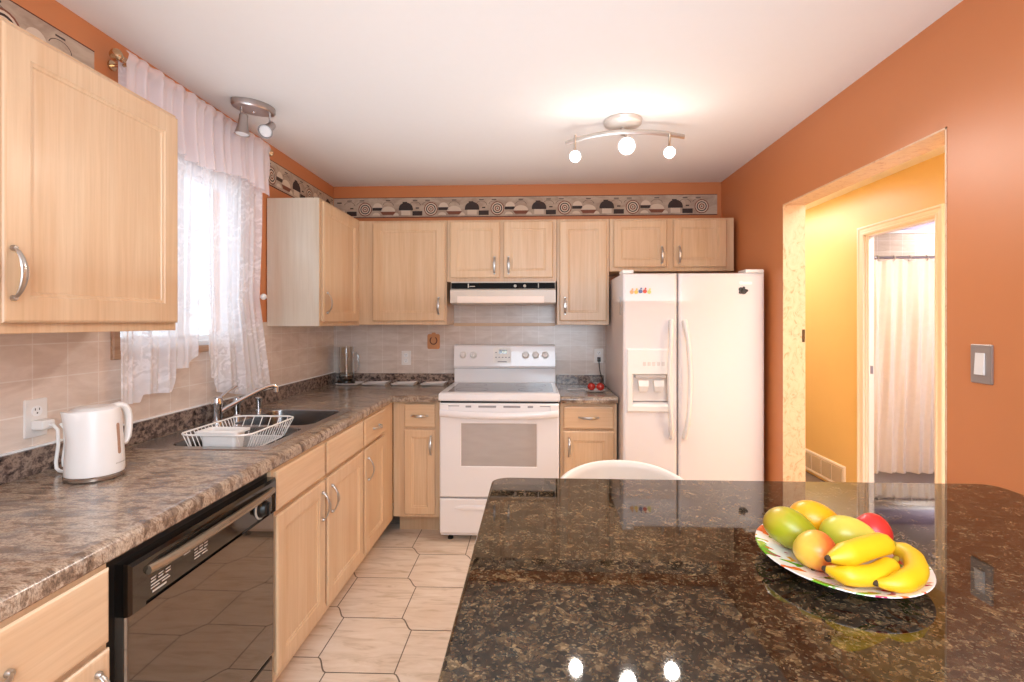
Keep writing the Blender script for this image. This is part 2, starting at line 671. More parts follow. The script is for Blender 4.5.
def part(name, mb, mat, parent, smooth=True, angle=35, label=None, weld=False):
    root = ROOT[parent.name]
    me = mb.mesh(name, root, smooth, angle, weld)
    mats(me, mat)
    o = bpy.data.objects.new(name, me)
    C.objects.link(o)
    o.parent = parent
    ROOT[o.name] = root
    if label:
        o['label'] = label
    if smooth and angle < 90:
        soft(o)
    return o


def solo(name, mb, mat, loc, label, cat, group=None, smooth=True, angle=35, weld=False):
    me = mb.mesh(name, loc, smooth, angle, weld)
    mats(me, mat)
    o = bpy.data.objects.new(name, me)
    C.objects.link(o)
    o.location = loc
    ROOT[o.name] = Vector(loc)
    if smooth and angle < 90:
        soft(o)
    return props(o, label, cat, group)


def struct(name, mb, mat, parent=None, smooth=False, angle=35, weld=False):
    off = ROOT[parent.name] if parent else Vector((0, 0, 0))
    me = mb.mesh(name, off, smooth, angle, weld)
    mats(me, mat)
    o = bpy.data.objects.new(name, me)
    C.objects.link(o)
    ROOT[o.name] = off
    if parent:
        o.parent = parent
    else:
        o['kind'] = 'structure'
    return o


# frames: (u, v, d) -> point; u runs to the viewer's right on the face, v up, d out of the face
def FL(x):
    return lambda u, v, d: Vector((x + d, u, v))


def FB(y):
    return lambda u, v, d: Vector((u, y - d, v))


def FR(x):
    return lambda u, v, d: Vector((x - d, u, v))


def rect(fr, u0, u1, v0, v1, d):
    return [fr(u0, v0, d), fr(u1, v0, d), fr(u1, v1, d), fr(u0, v1, d)]


def rrect(u0, u1, v0, v1, r, n=5):
    out = []
    for cx, cy, a0 in ((u1 - r, v0 + r, -PI / 2), (u1 - r, v1 - r, 0), (u0 + r, v1 - r, PI / 2), (u0 + r, v0 + r, PI)):
        for i in range(n + 1):
            a = a0 + PI / 2 * i / n
            out.append((cx + r * math.cos(a), cy + r * math.sin(a)))
    return out


def disc(cx, cy, r, n=24, sy=1.0, a0=0, a1=2 * PI):
    return [(cx + r * math.cos(a0 + (a1 - a0) * i / n), cy + r * sy * math.sin(a0 + (a1 - a0) * i / n)) for i in range(n)]


# ------------------------------------------------------------------ the room
mb = MB()
# grout bed, then hexagonal-cut tiles with curled corners laid over it
mb.m = 1
mb.box(XL - 0.2, 4.4, YF - 0.2, 6.2, -0.08, -0.0025)
mb.m = 0
A0 = Vector((-0.617, 2.351))
LA = Vector((0.338, -0.083))
LB = Vector((-0.066, 0.371))
SD = Vector((0.066, -0.087))


def curl(p, q, n=7):
    out = []
    for i in range(n + 1):
        t = i / n
        s = t * t * (3 - 2 * t)
        s = 0.12 * t + 0.88 * s
        out.append(Vector((p.x + (q.x - p.x) * t, p.y + (q.y - p.y) * s)))
    return out


for i in range(-8, 13):
    for j in range(-17, 8):
        a = A0 + LA * i + LB * j              # upper-left end of a curl; the tile lies up and to the left of the next ones
        # corners of one tile, counter-clockwise from lower left
        ll_hi, ll_lo = a - LB, a - LB + SD
        lr_hi = a + LA - LB
        ul_lo = a + SD
        ur_hi = a + LA
        # left side: from ul_lo down to ll_hi; bottom: ll_lo to lr_hi; right: lr_hi up to (a + LA + SD); top: ul_lo to ur_hi
        tile = curl(ll_hi, ll_lo) + [lr_hi] + list(reversed(curl(ur_hi, ur_hi + SD))) + [ul_lo]
        cen = sum(tile, Vector((0, 0))) / len(tile)
        if not (XL - 0.4 < cen.x < 2.9 and YF - 0.3 < cen.y < 4.3):
            continue
        g = 0.0032
        ins = []
        for p in tile:
            d = cen - p
            ins.append(p + d.normalized() * g)
        mb.face([mb.v((p.x, p.y, 0.0)) for p in ins])
struct('floor', mb, ['floor_tile', 'grout'])

mb = MB()
mb.box(XL - 0.2, 4.4, YF - 0.2, 6.2, ZC, ZC + 0.1)
struct('ceiling', mb, 'white_ceiling')

WY0, WY1, WZ0, WZ1 = 1.815, 2.60, 1.268, 2.09     # kitchen window opening
mb = MB()
mb.box(XL - 0.14, XL, YF - 0.2, WY0, 0, ZC)
mb.box(XL - 0.14, XL, WY1, YB + 0.14, 0, ZC)
mb.box(XL - 0.14, XL, WY0, WY1, 0, WZ0)
mb.box(XL - 0.14, XL, WY0, WY1, WZ1, ZC)
struct('wall_left', mb, 'orange')
mb = MB()
mb.box(XL, XR, YB, YB + 0.14, 0, ZC)
struct('wall_back', mb, 'orange')
OY0, OY1, OZ = 1.774, 2.906, 2.028
XO = XR + 0.112
mb = MB()
mb.box(XR, XO, YF, OY0, 0, ZC)
mb.box(XR, XO, OY1, 6.0, 0, ZC)
mb.box(XR, XO, OY0, OY1, OZ, ZC)
struct('wall_right', mb, 'orange')
# wall behind the camera with a wide glazed opening added for its daylight
mb = MB()
mb.box(XL, -1.25, YF - 0.14, YF, 0, ZC)
mb.box(1.05, XR, YF - 0.14, YF, 0, ZC)
mb.box(-1.25, 1.05, YF - 0.14, YF, 2.15, ZC)
struct('wall_front', mb, 'orange')
mb = MB()
for x0, x1 in ((-1.25, -1.19), (-0.13, -0.07), (0.99, 1.05)):
    mb.box(x0, x1, YF - 0.09, YF - 0.04, 0.0, 2.15)
mb.box(-1.25, 1.05, YF - 0.09, YF - 0.04, 2.09, 2.15)
mb.box(-1.25, 1.05, YF - 0.09, YF - 0.04, 0.0, 0.06)
w = struct('added_window', mb, 'white_vinyl')
mb = MB()
mb.box(-1.19, 0.99, YF - 0.068, YF - 0.062, 0.06, 2.09)
struct('pane', mb, 'pane', w)

# kitchen window
fr = FL(XL)
mb = MB()
o0, o1, p0, p1 = WY0 - 0.03, WY1 + 0.03, WZ0 - 0.03, WZ1 + 0.03
mb.rings([rect(fr, o0, o1, p0, p1, 0.0005), rect(fr, o0, o1, p0, p1, 0.014), rect(fr, o0 + .004, o1 - .004, p0 + .004, p1 - .004, 0.018),
          rect(fr, WY0, WY1, WZ0, WZ1, 0.018), rect(fr, WY0, WY1, WZ0, WZ1, -0.05)], False)
w = struct('window_1', mb, 'wood_dark')
mb = MB()
mb.rings([rect(fr, WY0, WY1, WZ0, WZ1, -0.01), rect(fr, WY0 + .02, WY1 - .02, WZ0 + .02, WZ1 - .02, -0.01), rect(fr, WY0 + .024, WY1 - .024, WZ0 + .024, WZ1 - .024, -0.03),
          rect(fr, WY0 + .045, WY1 - .045, WZ0 + .045, WZ1 - .045, -0.03), rect(fr, WY0 + .05, WY1 - .05, WZ0 + .05, WZ1 - .05, -0.07)], False)
mb.box(XL - 0.07, XL - 0.03, 2.185, 2.225, WZ0 + .03, WZ1 - .03)
struct('window_frame', mb, 'white_vinyl', w)
mb = MB()
mb.box(XL - 0.062, XL - 0.057, WY0 + .045, WY1 - .045, WZ0 + .045, WZ1 - .045)
struct('window_pane', mb, 'pane', w)

# wall tiles between worktop and cabinets
mb = MB()
T = 0.006
mb.box(XL, XL + T, 0.3, o0, 0.95, 1.375)
mb.box(XL, XL + T, o0, o1, 0.95, p0)
mb.box(XL, XL + T, o1, YB, 0.95, 1.375)
struct('trim_1', mb, 'tile_left')
mb = MB()
mb.box(XL + T, XR, YB - T, YB, 0.85, 1.62)
struct('trim_2', mb, 'tile_back')

mb = MB()
mb.box(XL + T, XL + T + 0.010, 0.35, YB - 0.01, 0.990, 0.9965)
struct('trim_9', mb, 'white_vinyl')

# hall beyond the opening
XH = 2.5
DY0, DY1, DZ = 3.303, 4.0, 2.034
mb = MB()
mb.box(XH, XH + 0.06, 0.6, DY0, 0, ZC)
mb.box(XH, XH + 0.06, DY1, 6.0, 0, ZC)
mb.box(XH, XH + 0.06, DY0, DY1, DZ, ZC)
mb.box(XO, XH, 0.5, 0.6, 0, ZC)
mb.box(XO, XH, 6.0, 6.1, 0, ZC)
struct('wall_hall', mb, 'yellow')
mb = MB()
mb.box(XO, XO + 0.004, YF, OY0, 0.0, ZC)
mb.box(XO, XO + 0.004, OY1, 6.0, 0.0, ZC)
mb.box(XO, XO + 0.004, OY0, OY1, OZ, ZC)
struct('wall_hall_side', mb, 'yellow')
# marbled lining of the opening
mb = MB()
mb.box(XR - 0.002, XO + 0.006, OY1 - 0.006, OY1, 0, OZ)
mb.box(XR - 0.002, XO + 0.006, OY0, OY0 + 0.006, 0, OZ)
mb.box(XR - 0.002, XO + 0.006, OY0, OY1, OZ - 0.006, OZ)
struct('trim_3', mb, 'peach')
# bathroom
BX0, BX1, BY0, BY1 = XH + 0.06, 4.2, 2.4, 5.12
mb = MB()
mb.m = 0
mb.box(BX0, BX1, BY1, BY1 + 0.1, 0, 2.235)
mb.m = 1
mb.box(BX0, BX1, BY1 + 0.01, BY1 + 0.1, 2.235, ZC)
mb.box(BX1, BX1 + 0.1, BY0, BY1 + 0.1, 0, ZC)
mb.box(BX0, BX1, BY0 - 0.1, BY0, 0, ZC)
struct('wall_bathroom', mb, ['tile_bath', 'lavender'])
mb = MB()
mb.box(BX0, BX1, BY1 - 0.012, BY1 + 0.012, 2.232, 2.262, 0.004)
struct('trim_4', mb, 'white_vinyl')

# door casing in the hall wall: architrave on the hall side, jamb through the wall
fr = FR(XH)
mb = MB()


def casing_loops(g):
    """outline of the door opening grown by g (no bottom edge)"""
    return g


prof = [(0.0, 0.0), (0.0, 0.014), (0.012, 0.016), (0.02, 0.011), (0.044, 0.013), (0.052, 0.02), (0.064, 0.02), (0.068, 0.0)]
for (g0, d0), (g1, d1) in zip(prof, prof[1:]):
    q = []
    for g, d in ((g0, d0), (g1, d1)):
        q.append([fr(DY1 + g, 0, d), fr(DY1 + g, DZ + g, d), fr(DY0 - g, DZ + g, d), fr(DY0 - g, 0, d)])
    a = [mb.v(p) for p in q[0]]
    b = [mb.v(p) for p in q[1]]
    for i in range(3):
        mb.face([a[i], a[i + 1], b[i + 1], b[i]])
d1o = struct('door_1', mb, 'white_trim', weld=True)
mb = MB()
mb.box(XH, XH + 0.06, DY1 - 0.012, DY1 + 0.002, 0, DZ)
mb.box(XH, XH + 0.06, DY0 - 0.002, DY0 + 0.012, 0, DZ)
mb.box(XH, XH + 0.06, DY0, DY1, DZ - 0.012, DZ + 0.002)
mb.box(XH + 0.012, XH + 0.024, DY1 - 0.024, DY1 - 0.012, 0, DZ)
struct('door_jamb', mb, 'white_trim', d1o)
mb = MB()
mb.box(XH + 0.03, XH + 0.052, DY1 - 0.0145, DY1 - 0.0118, 0.985, 1.045, 0.001)
struct('strike_plate', mb, 'nickel', d1o)
# baseboards
for nm, b in (('baseboard_right', (XR - 0.014, XR, YF, OY0, 0, 0.1)), ('baseboard_hall', (XH - 0.014, XH, 4.93, 6.0, 0, 0.1)),
              ('baseboard_front', (1.07, XR, YF, YF + 0.014, 0, 0.1))):
    mb = MB()
    mb.box(*b, 0.004)
    struct(nm, mb, 'white_trim')

# wallpaper borders with a frieze of pots and dishes
k = N('border_paper')
f = k.noise(k.coord((8, 8, 14)), 1.0, 4, 0.6, 1)
k.base(k.ramp(f, [(0.3, lin((164, 140, 122))), (0.6, lin((196, 176, 156)))]))
M['border'] = k.set(0.7)
M['pot_dark'] = plain('print_dark', (66, 50, 46), 0.7, var=0.4, nscale=60)
M['pot_red'] = plain('print_russet', (140, 84, 62), 0.7, var=0.3, nscale=60)
M['pot_pale'] = plain('print_cream', (222, 204, 184), 0.7)
M['border_line'] = plain('print_line', (92, 38, 20), 0.7)


def border(name, fr, u0, u1, z0, z1, start, flip=False):
    mb = MB()
    mb.prism([(u0, z0), (u1, z0), (u1, z1), (u0, z1)], fr, 0.0, 0.0015)
    h = z1 - z0

    def put(poly, m, d):
        if min(p[0] for p in poly) < u0 or max(p[0] for p in poly) > u1:
            return
        mb.m = m
        mb.flat(poly, fr, d)
    for zz, t in ((z1 - 0.004, 0.004), (z0, 0.006)):
        mb.m = 4
        mb.flat([(u0, zz), (u1, zz), (u1, zz + t), (u0, zz + t)], fr, 0.0019)
    P = 0.505
    kk = 0
    x = start
    while x < u1 + P:
        def R(a, b, c, d):
            return [(x + a * P, z0 + c * h), (x + b * P, z0 + c * h), (x + b * P, z0 + d * h), (x + a * P, z0 + d * h)]
        # faint lids behind
        for cx in (0.17, 0.36, 0.76):
            ring = disc(x + cx * P, z0 + 0.60 * h, 0.042, 14, 0.7, 0, PI)
            for i in range(13):
                a, b = Vector(ring[i]), Vector(ring[i + 1])
                c = Vector((x + cx * P, z0 + 0.6 * h))
                put([tuple(a), tuple(b), tuple(b + (c - b) * 0.07), tuple(a + (c - a) * 0.07)], 1, 0.0017)
            put(R(cx - 0.035, cx + 0.035, 0.83, 0.87), 1, 0.0018)
        # lidded pot
        put(disc(x + 0.03 * P, z0 + 0.47 * h, 0.053, 16, 0.8, 0, PI) + [(x + 0.03 * P - 0.053, z0 + 0.47 * h)], 1, 0.0021)
        put(R(-0.078, 0.138, 0.36, 0.48), 1, 0.0022)
        put(R(-0.04, 0.10, 0.12, 0.38), 3, 0.0021)
        put(R(-0.02, 0.05, 0.72, 0.78), 1, 0.0022)
        put(disc(x - 0.12 * P, z0 + 0.1 * h, 0.022, 12, 1, 0, PI) + [(x - 0.12 * P - 0.022, z0 + 0.1 * h)], 3, 0.0021)
        # small dark loaf tin
        put(R(0.13, 0.28, 0.10, 0.32), 1, 0.0023)
        put(R(0.18, 0.23, 0.44, 0.5), 1, 0.0021)
        # spiral plate
        cx, cz = x + 0.41 * P, z0 + 0.42 * h
        for q, (r, m) in enumerate(((0.052, 2), (0.045, 3), (0.037, 1), (0.029, 3), (0.021, 2), (0.013, 3), (0.006, 1))):
            put(disc(cx, cz, r, 20), m, 0.0024 + q * 0.0001)
        put(disc(x + 0.58 * P, z0 + 0.12 * h, 0.03, 12, 0.7, 0, PI) + [(x + 0.58 * P - 0.03, z0 + 0.12 * h)], 3, 0.0021)
        # dark rimmed bowl with dome
        put(disc(x + 0.60 * P, z0 + 0.5 * h, 0.036, 14, 1.0, 0, PI) + [(x + 0.60 * P - 0.036, z0 + 0.5 * h)], 3, 0.0020)
        put(R(0.52, 0.67, 0.36, 0.50), 1, 0.0021)
        # russet casserole
        put([(x + 0.64 * P, z0 + 0.30 * h), (x + 0.68 * P, z0 + 0.14 * h), (x + 0.84 * P, z0 + 0.14 * h), (x + 0.88 * P, z0 + 0.30 * h)], 2, 0.0022)
        put(disc(x + 0.76 * P, z0 + 0.31 * h, 0.055, 14, 0.7, 0, PI) + [(x + 0.76 * P - 0.055, z0 + 0.31 * h)], 3, 0.0021)
        x += P
        kk += 1
    return struct(name, mb, ['border', 'pot_dark', 'pot_red', 'pot_pale', 'border_line'])


border('trim_5', FB(YB), XL + 0.004, XR - 0.03, 2.168, 2.322, -1.50 + 0.0)
border('trim_6', FL(XL), 0.3, 1.722, 2.168, 2.322, 0.2)
border('trim_7', FL(XL), 2.80, YB - 0.004, 2.168, 2.322, 2.72)

# ------------------------------------------------------------------ cabinets


def handle_mb(fr, u, v, length, vertical=True, out=0.028):
    """a bowed pull: two feet and a curved flat bar, widest and ribbed at its middle"""
    mb = MB()
    n = 16
    pts, rs = [], []
    for i in range(n + 1):
        t = i / n
        s = (t - 0.5) * length
        d = out * math.sin(PI * min(1, max(0, t))) ** 0.6 + 0.002
        pts.append(fr(u, v + s, d) if vertical else fr(u + s, v, d))
        rs.append(0.0048 + 0.0035 * math.sin(PI * t))
    side = fr(1, 0, 0) - fr(0, 0, 0) if vertical else fr(0, 1, 0) - fr(0, 0, 0)
    nrm = fr(0, 0, 1) - fr(0, 0, 0)
    mb.tube(pts, rs, 10, flat=(1.05, 0.5), up=nrm)
    for s in (-0.5, 0.5):
        c = fr(u, v + s * length * 0.97, 0) if vertical else fr(u + s * length * 0.97, v, 0)
        ax = fr(0, 0, 1) - fr(0, 0, 0)
        mb.lathe([(0.007, 0.0), (0.007, 0.006), (0.005, 0.010)], c, 12, ax)
    # ribs at the middle
    for i in range(7):
        t = 0.5 + (i - 3) * 0.035
        s = (t - 0.5) * length
        d = out * math.sin(PI * t) ** 0.6 + 0.0068
        a = (u - 0.0075, v + s - 0.0009) if vertical else (u + s - 0.0009, v - 0.0075)
        b = (u + 0.0075, v + s + 0.0009) if vertical else (u + s + 0.0009, v + 0.0075)
        mb.prism([(a[0], a[1]), (b[0], a[1]), (b[0], b[1]), (a[0], b[1])], fr, d - 0.002, d)
    return mb


def cab_door(parent, fr, u0, u1, v0, v1, handle=None, hl=0.115, name='door', mat='wood_v', stile=0.058):
    mb = MB()
    L = []

    def add(g, d):
        L.append(rect(fr, u0 + g, u1 - g, v0 + g, v1 - g, d))
    add(0.007, 0.0)
    add(0.007, 0.008)
    add(0, 0.012)
    add(0, 0.0155)
    add(0.003, 0.0185)
    add(0.007, 0.020)
    add(stile, 0.020)
    add(stile + 0.003, 0.0165)
    add(stile + 0.010, 0.0155)
    add(stile + 0.012, 0.0125)
    add(stile + 0.016, 0.0115)
    mb.rings(L, True, True)
    d = part(name, mb, mat, parent, angle=20)
    if handle:
        part('handle', handle_mb(lambda a, b, c: fr(a, b, c + 0.020), handle[0], handle[1], hl, True), 'nickel', d)
    return d


def drawer(parent, fr, u0, u1, v0, v1, mat, handle=True, hl=0.10, name='drawer'):
    mb = MB()
    L = []
    for g, d in ((0.007, 0), (0.007, 0.008), (0, 0.012), (0, 0.014), (0.004, 0.0175), (0.012, 0.020)):
        L.append(rect(fr, u0 + g, u1 - g, v0 + g, v1 - g, d))
    mb.rings(L, True, True)
    d = part(name, mb, mat, parent, angle=20)
    if handle:
        part('handle', handle_mb(lambda a, b, c: fr(a, b, c + 0.020), (u0 + u1) / 2, (v0 + v1) / 2, hl, False), 'nickel', d)
    return d


LX = -0.90          # face-frame plane of the left base row; door fronts stand 2 cm proud
BYF = 3.215         # face-frame plane of the back base row
KICK = 0.13


def left_base(y0, y1, label, low=False):
    t = thing('base_cabinet', ((XL + LX) / 2, (y0 + y1) / 2, 0), label, 'cabinet', 'lower kitchen cabinets')
    mb = MB()
    poly = [(XL + 0.002, 0.0), (LX - 0.10, 0.0), (LX - 0.10, KICK), (LX, KICK), (LX, 0.872)] + ([(LX - 0.02, 0.872), (LX - 0.02, 0.735), (XL + 0.002, 0.735)] if low else [(XL + 0.002, 0.872)])
    a = [Vector((x, y0, z)) for x, z in poly]
    b = [Vector((x, y1, z)) for x, z in poly]
    mb.rings([a, b], True, True)
    part('carcass', mb, 'wood_v', t, smooth=False)
    return t


fl = FL(LX)
ZT0, ZT1, ZD0, ZD1 = 0.712, 0.862, 0.165, 0.700
t = left_base(0.50, 1.036, 'maple base cabinet with a drawer, near end of the counter beside the dishwasher')
drawer(t, fl, 0.51, 1.026, 0.712, 0.866, 'wood_y')
cab_door(t, fl, 0.51, 1.026, ZD0, 0.700, (0.992, 0.61))

t = left_base(1.706, 2.606, 'two-door maple cabinet under the sink, with two plain false drawer fronts', True)
drawer(t, fl, 1.716, 2.118, 0.728, 0.864, 'wood_y', False, name='false_drawer_front')
drawer(t, fl, 2.145, 2.598, 0.728, 0.864, 'wood_y', False, name='false_drawer_front')
cab_door(t, fl, 1.716, 2.118, ZD0, 0.712, (2.086, 0.612))
cab_door(t, fl, 2.145, 2.598, ZD0, 0.712, (2.182, 0.612))
t = left_base(2.608, 3.20, 'narrow maple cabinet with one drawer over one door, in the corner past the sink', True)
drawer(t, fl, 2.622, 2.985, 0.728, 0.864, 'wood_y')
cab_door(t, fl, 2.622, 2.985, ZD0, 0.712, (2.668, 0.60))


def back_base(x0, x1, label, xb0=None):
    t = thing('base_cabinet', ((x0 + x1) / 2, (BYF + YB) / 2, 0), label, 'cabinet', 'lower kitchen cabinets')
    mb = MB()
    poly = [(YB - 0.008, 0.0), (BYF + 0.15, 0.0), (BYF + 0.15, KICK + 0.012), (BYF, KICK + 0.012), (BYF, 0.872), (YB - 0.008, 0.872)]
    a = [Vector((x0, y, z)) for y, z in poly]
    b = [Vector((x1, y, z)) for y, z in poly]
    mb.rings([a, b], True, True)
    part('carcass', mb, 'wood_v', t, smooth=False)
    return t


fb = FB(BYF)
t = back_base(-0.898, -0.601, 'slim maple cabinet with drawer and door, left of the white stove')
drawer(t, fb, -0.825, -0.628, 0.712, 0.860, 'wood_x')
cab_door(t, fb, -0.825, -0.628, 0.162, 0.697, (-0.655, 0.60), stile=0.045)
t = back_base(0.158, 0.508, 'maple cabinet with drawer and door, between the stove and the fridge')
drawer(t, fb, 0.178, 0.488, 0.712, 0.852, 'wood_x', hl=0.12)
cab_door(t, fb, 0.178, 0.488, 0.162, 0.697, (0.212, 0.60))

# ------------------------------------------------------------------ worktops
SX0, SX1, SY0, SY1 = -1.485, -0.958, 1.795, 2.655       # sink outline
ED = 0.022                                             # rolled front edge


def rolled_edge(mb, path, normals):
    """front edge: path points at the nose with outward normals; a quarter roll then straight down"""
    prof = [(-ED, 0.0), (-0.013, -0.0008), (-0.006, -0.004), (-0.0015, -0.010), (0.0, -0.018), (0.0, -0.036), (-0.004, -0.041), (-0.03, -0.041)]
    loops = []
    for d, z in prof:
        loops.append([Vector((p[0] + n[0] * d, p[1] + n[1] * d, TOP + z)) for p, n in zip(path, normals)])
    vl = [[mb.v(p) for p in lp] for lp in loops]
    for a, b in zip(vl, vl[1:]):
        for i in range(len(a) - 1):
            mb.face([a[i], a[i + 1], b[i + 1], b[i]])


CX, CY = -0.89, 3.17           # front edges of the two runs
t = thing('countertop', (XL + 0.3, 2.2, 0.872), 'long L-shaped brown mottled laminate worktop running under the window to the stove', 'countertop')
mb = MB()
out = [(XL + 0.002, 0.35), (CX - ED, 0.35), (CX - ED, CY + ED), (-0.602, CY + ED), (-0.602, YB - 0.008), (XL + 0.002, YB - 0.008)]
hole = rrect(SX0 + 0.012, SX1 - 0.012, SY0 + 0.012, SY1 - 0.012, 0.03)
mb.holed(out, [hole], TOP)
s2 = math.sqrt(2) / 2
rolled_edge(mb, [(CX, 0.35), (CX, CY - 0.0), (-0.602, CY)], [(1, 0), (1, -1), (0, -1)])
mb.box(CX - 0.03, CX - 0.028, 0.35, CY, TOP - 0.041, TOP - 0.003)
part('worktop', mb, 'laminate', t, angle=40)
mb = MB()
mb.box(XL + 0.006, XL + 0.028, 0.35, YB - 0.008, TOP - 0.001, 0.992, 0.004)
mb.box(XL + 0.028, -0.602, YB - 0.03, YB - 0.008, TOP - 0.001, 0.988, 0.004)
part('backsplash', mb, 'laminate_lip', t)
t = thing('countertop', (0.33, 3.5, 0.872), 'short brown laminate worktop between the stove and the fridge', 'countertop')
mb = MB()
mb.holed([(0.158, CY + ED), (0.510, CY + ED), (0.510, YB - 0.008), (0.158, YB - 0.008)], [], TOP)
rolled_edge(mb, [(0.158, CY), (0.510, CY)], [(0, -1), (0, -1)])
mb.box(0.508, 0.510, CY + 0.004, YB - 0.008, TOP - 0.04, TOP)
part('worktop', mb, 'laminate', t, angle=40)
mb = MB()
mb.box(0.158, 0.510, YB - 0.03, YB - 0.008, TOP - 0.001, 0.982, 0.004)
part('backsplash', mb, 'laminate_lip', t)

# ------------------------------------------------------------------ upper cabinets
UX = -1.23       # carcass front of the wall cabinets on the left wall
UY = 3.53        # carcass front of those on the back wall


def upper(x0, x1, y0, y1, z0, z1, label, mat='wood_v'):
    t = thing('wall_cabinet', ((x0 + x1) / 2, (y0 + y1) / 2, z0), label, 'cabinet', 'upper kitchen cabinets')
    mb = MB()
    mb.box(x0, x1, y0, y1, z0, z1, 0.0015, 1)
    part('carcass', mb, mat, t, smooth=False)
    return t


ful = FL(UX)
fub = FB(UY)
t = upper(XL + 0.006, UX, 0.52, 1.702, 1.348, 2.082, 'big maple wall cabinet left of the curtained window, above the kettle')
cab_door(t, ful, 1.114, 1.688, 1.374, 2.066, (1.134, 1.49), hl=0.12, stile=0.062)
cab_door(t, ful, 0.535, 1.085, 1.374, 2.066, (1.056, 1.49), hl=0.12, stile=0.062)
t = upper(XL + 0.006, UX, 2.872, UY - 0.0, 1.352, 2.086, 'maple wall cabinet between window and corner, its pale side towards the room', 'wood_v')
cab_door(t, ful, 2.884, 3.458, 1.376, 2.07, (2.93, 1.487), hl=0.12)
mb = MB()
mb.box(XL + 0.006, UX - 0.001, 2.868, 2.8719, 1.352, 2.086)
part('side_panel', mb, 'wood_side', t, smooth=False, label='pale whitish side panel')
t = upper(XL + 0.006, -0.612, UY + 0.001, YB - 0.007, 1.357, 2.082, 'maple corner wall cabinet with one wide door, left of the range hood')
cab_door(t, fub, -1.128, -0.622, 1.383, 2.068, (-0.665, 1.487))
t = upper(-0.609, 0.149, UY + 0.001, YB - 0.007, 1.655, 2.082, 'short two-door maple wall cabinet above the range hood')
cab_door(t, fub, -0.588, -0.242, 1.68, 2.068, (-0.278, 1.765), stile=0.05)
cab_door(t, fub, -0.216, 0.122, 1.68, 2.068, (-0.18, 1.765), stile=0.05)
t = upper(0.152, 0.506, UY + 0.001, YB - 0.007, 1.357, 2.082, 'tall narrow one-door maple wall cabinet between hood and fridge')
cab_door(t, fub, 0.168, 0.489, 1.383, 2.068, (0.205, 1.487))
t = upper(0.509, 1.345, UY + 0.001, YB - 0.007, 1.722, 2.082, 'short two-door maple wall cabinet above the white fridge')
cab_door(t, fub, 0.536, 0.893, 1.748, 2.068, (0.858, 1.83), stile=0.05)
cab_door(t, fub, 0.938, 1.292, 1.748, 2.068, (0.975, 1.83), stile=0.05)
mb = MB()
mb.box(-0.609, 0.149, YB - 0.02, YB - 0.0065, 1.345, 1.368, 0.002)
struct('trim_8', mb, 'wood_x')

# ------------------------------------------------------------------ range hood
t = thing('range_hood', (-0.23, 3.68, 1.5), 'cream range hood with a black control strip, under the short cabinet over the stove', 'range hood')
hx0, hx1 = -0.578, 0.140
mb = MB()
HF = 3.47
poly = [(YB - 0.008, 1.508), (HF + 0.02, 1.498), (HF, 1.503), (HF + 0.012, 1.600), (YB - 0.008, 1.6)]
poly = [(YB - 0.008, 1.654), (HF + 0.035, 1.654), (HF + 0.03, 1.60), (HF, 1.594), (HF + 0.0, 1.508), (HF + 0.015, 1.500), (YB - 0.008, 1.500)]
mb.rings([[Vector((hx0, y, z)) for y, z in poly], [Vector((hx1, y, z)) for y, z in poly]], True, True)
part('body', mb, 'hood_cream', t, angle=25)
mb = MB()
mb.box(hx0 + 0.004, hx1 - 0.004, HF + 0.02, HF + 0.04, 1.604, 1.644, 0.002)
part('control_strip', mb, plain('matt_black', (10, 9, 9), 0.6, spec=0.15), t, label='glossy black strip with two round knobs')
for x in (-0.135, -0.07):
    mb = MB()
    mb.lathe([(0.010, 0), (0.010, 0.009), (0.007, 0.011)], (x, HF + 0.02, 1.622), 14, (0, -1, 0))
    part('knob', mb, 'print_grey', t)
for x0, x1, z0, z1 in ((-0.46, -0.452, 1.61, 1.64), (-0.448, -0.41, 1.617, 1.622), (0.02, 0.026, 1.61, 1.64)):
    mb = MB()
    mb.box(x0, x1, HF + 0.0185, HF + 0.0202, z0, z1)
    part('lettering', mb, 'print_grey', t, smooth=False)
mb = MB()
mb.box(-0.53, 0.062, HF - 0.003, HF + 0.004, 1.506, 1.552, 0.002)
part('lens_panel', mb, 'hood_lens', t, label='pale pinkish panel along the lower front')

# ------------------------------------------------------------------ stove
sx0, sx1, SF = -0.597, 0.153, 3.16
t = thing('stove', (-0.222, 3.5, 0), 'white freestanding electric range with dark glass cooktop, between the lower cabinets', 'stove')
mb = MB()
mb.box(sx0 + 0.004, sx1 - 0.004, SF + 0.04, YB - 0.035, 0.035, 0.895, 0.004)
part('body', mb, 'white_enamel', t)
mb = MB()
# cooktop frame with the glass sunk into it
L = []
Z0, Z1 = 0.886, 0.937
for x0, x1, y0, y1, z in ((sx0, sx1, SF, 3.73, Z0), (sx0 - .001, sx1 + .001, SF - .006, 3.73, Z0 + .01), (sx0 - .001, sx1 + .001, SF - .006, 3.73, Z1 - .012), (sx0 + .004, sx1 - .004, SF + .002, 3.73, Z1 - .003),
                          (sx0 + .012, sx1 - .012, SF + .01, 3.725, Z1), (sx0 + .045, sx1 - .036, SF + .05, 3.70, Z1), (sx0 + .046, sx1 - .037, SF + .051, 3.699, Z1 - .002)):
    L.append([Vector((x0, y0, z)), Vector((x1, y0, z)), Vector((x1, y1, z)), Vector((x0, y1, z))])
mb.rings(L, True, True)
ck = part('cooktop', mb, 'white_enamel', t, angle=30)
mb = MB()
mb.box(sx0 + 0.046, sx1 - 0.037, SF + 0.051, 3.699, Z1 - 0.003, Z1 - 0.0003)
part('glass_top', mb, 'cooktop_glass', ck, smooth=False)
M['ring_print'] = plain('ring_print', (104, 98, 100), 0.2)
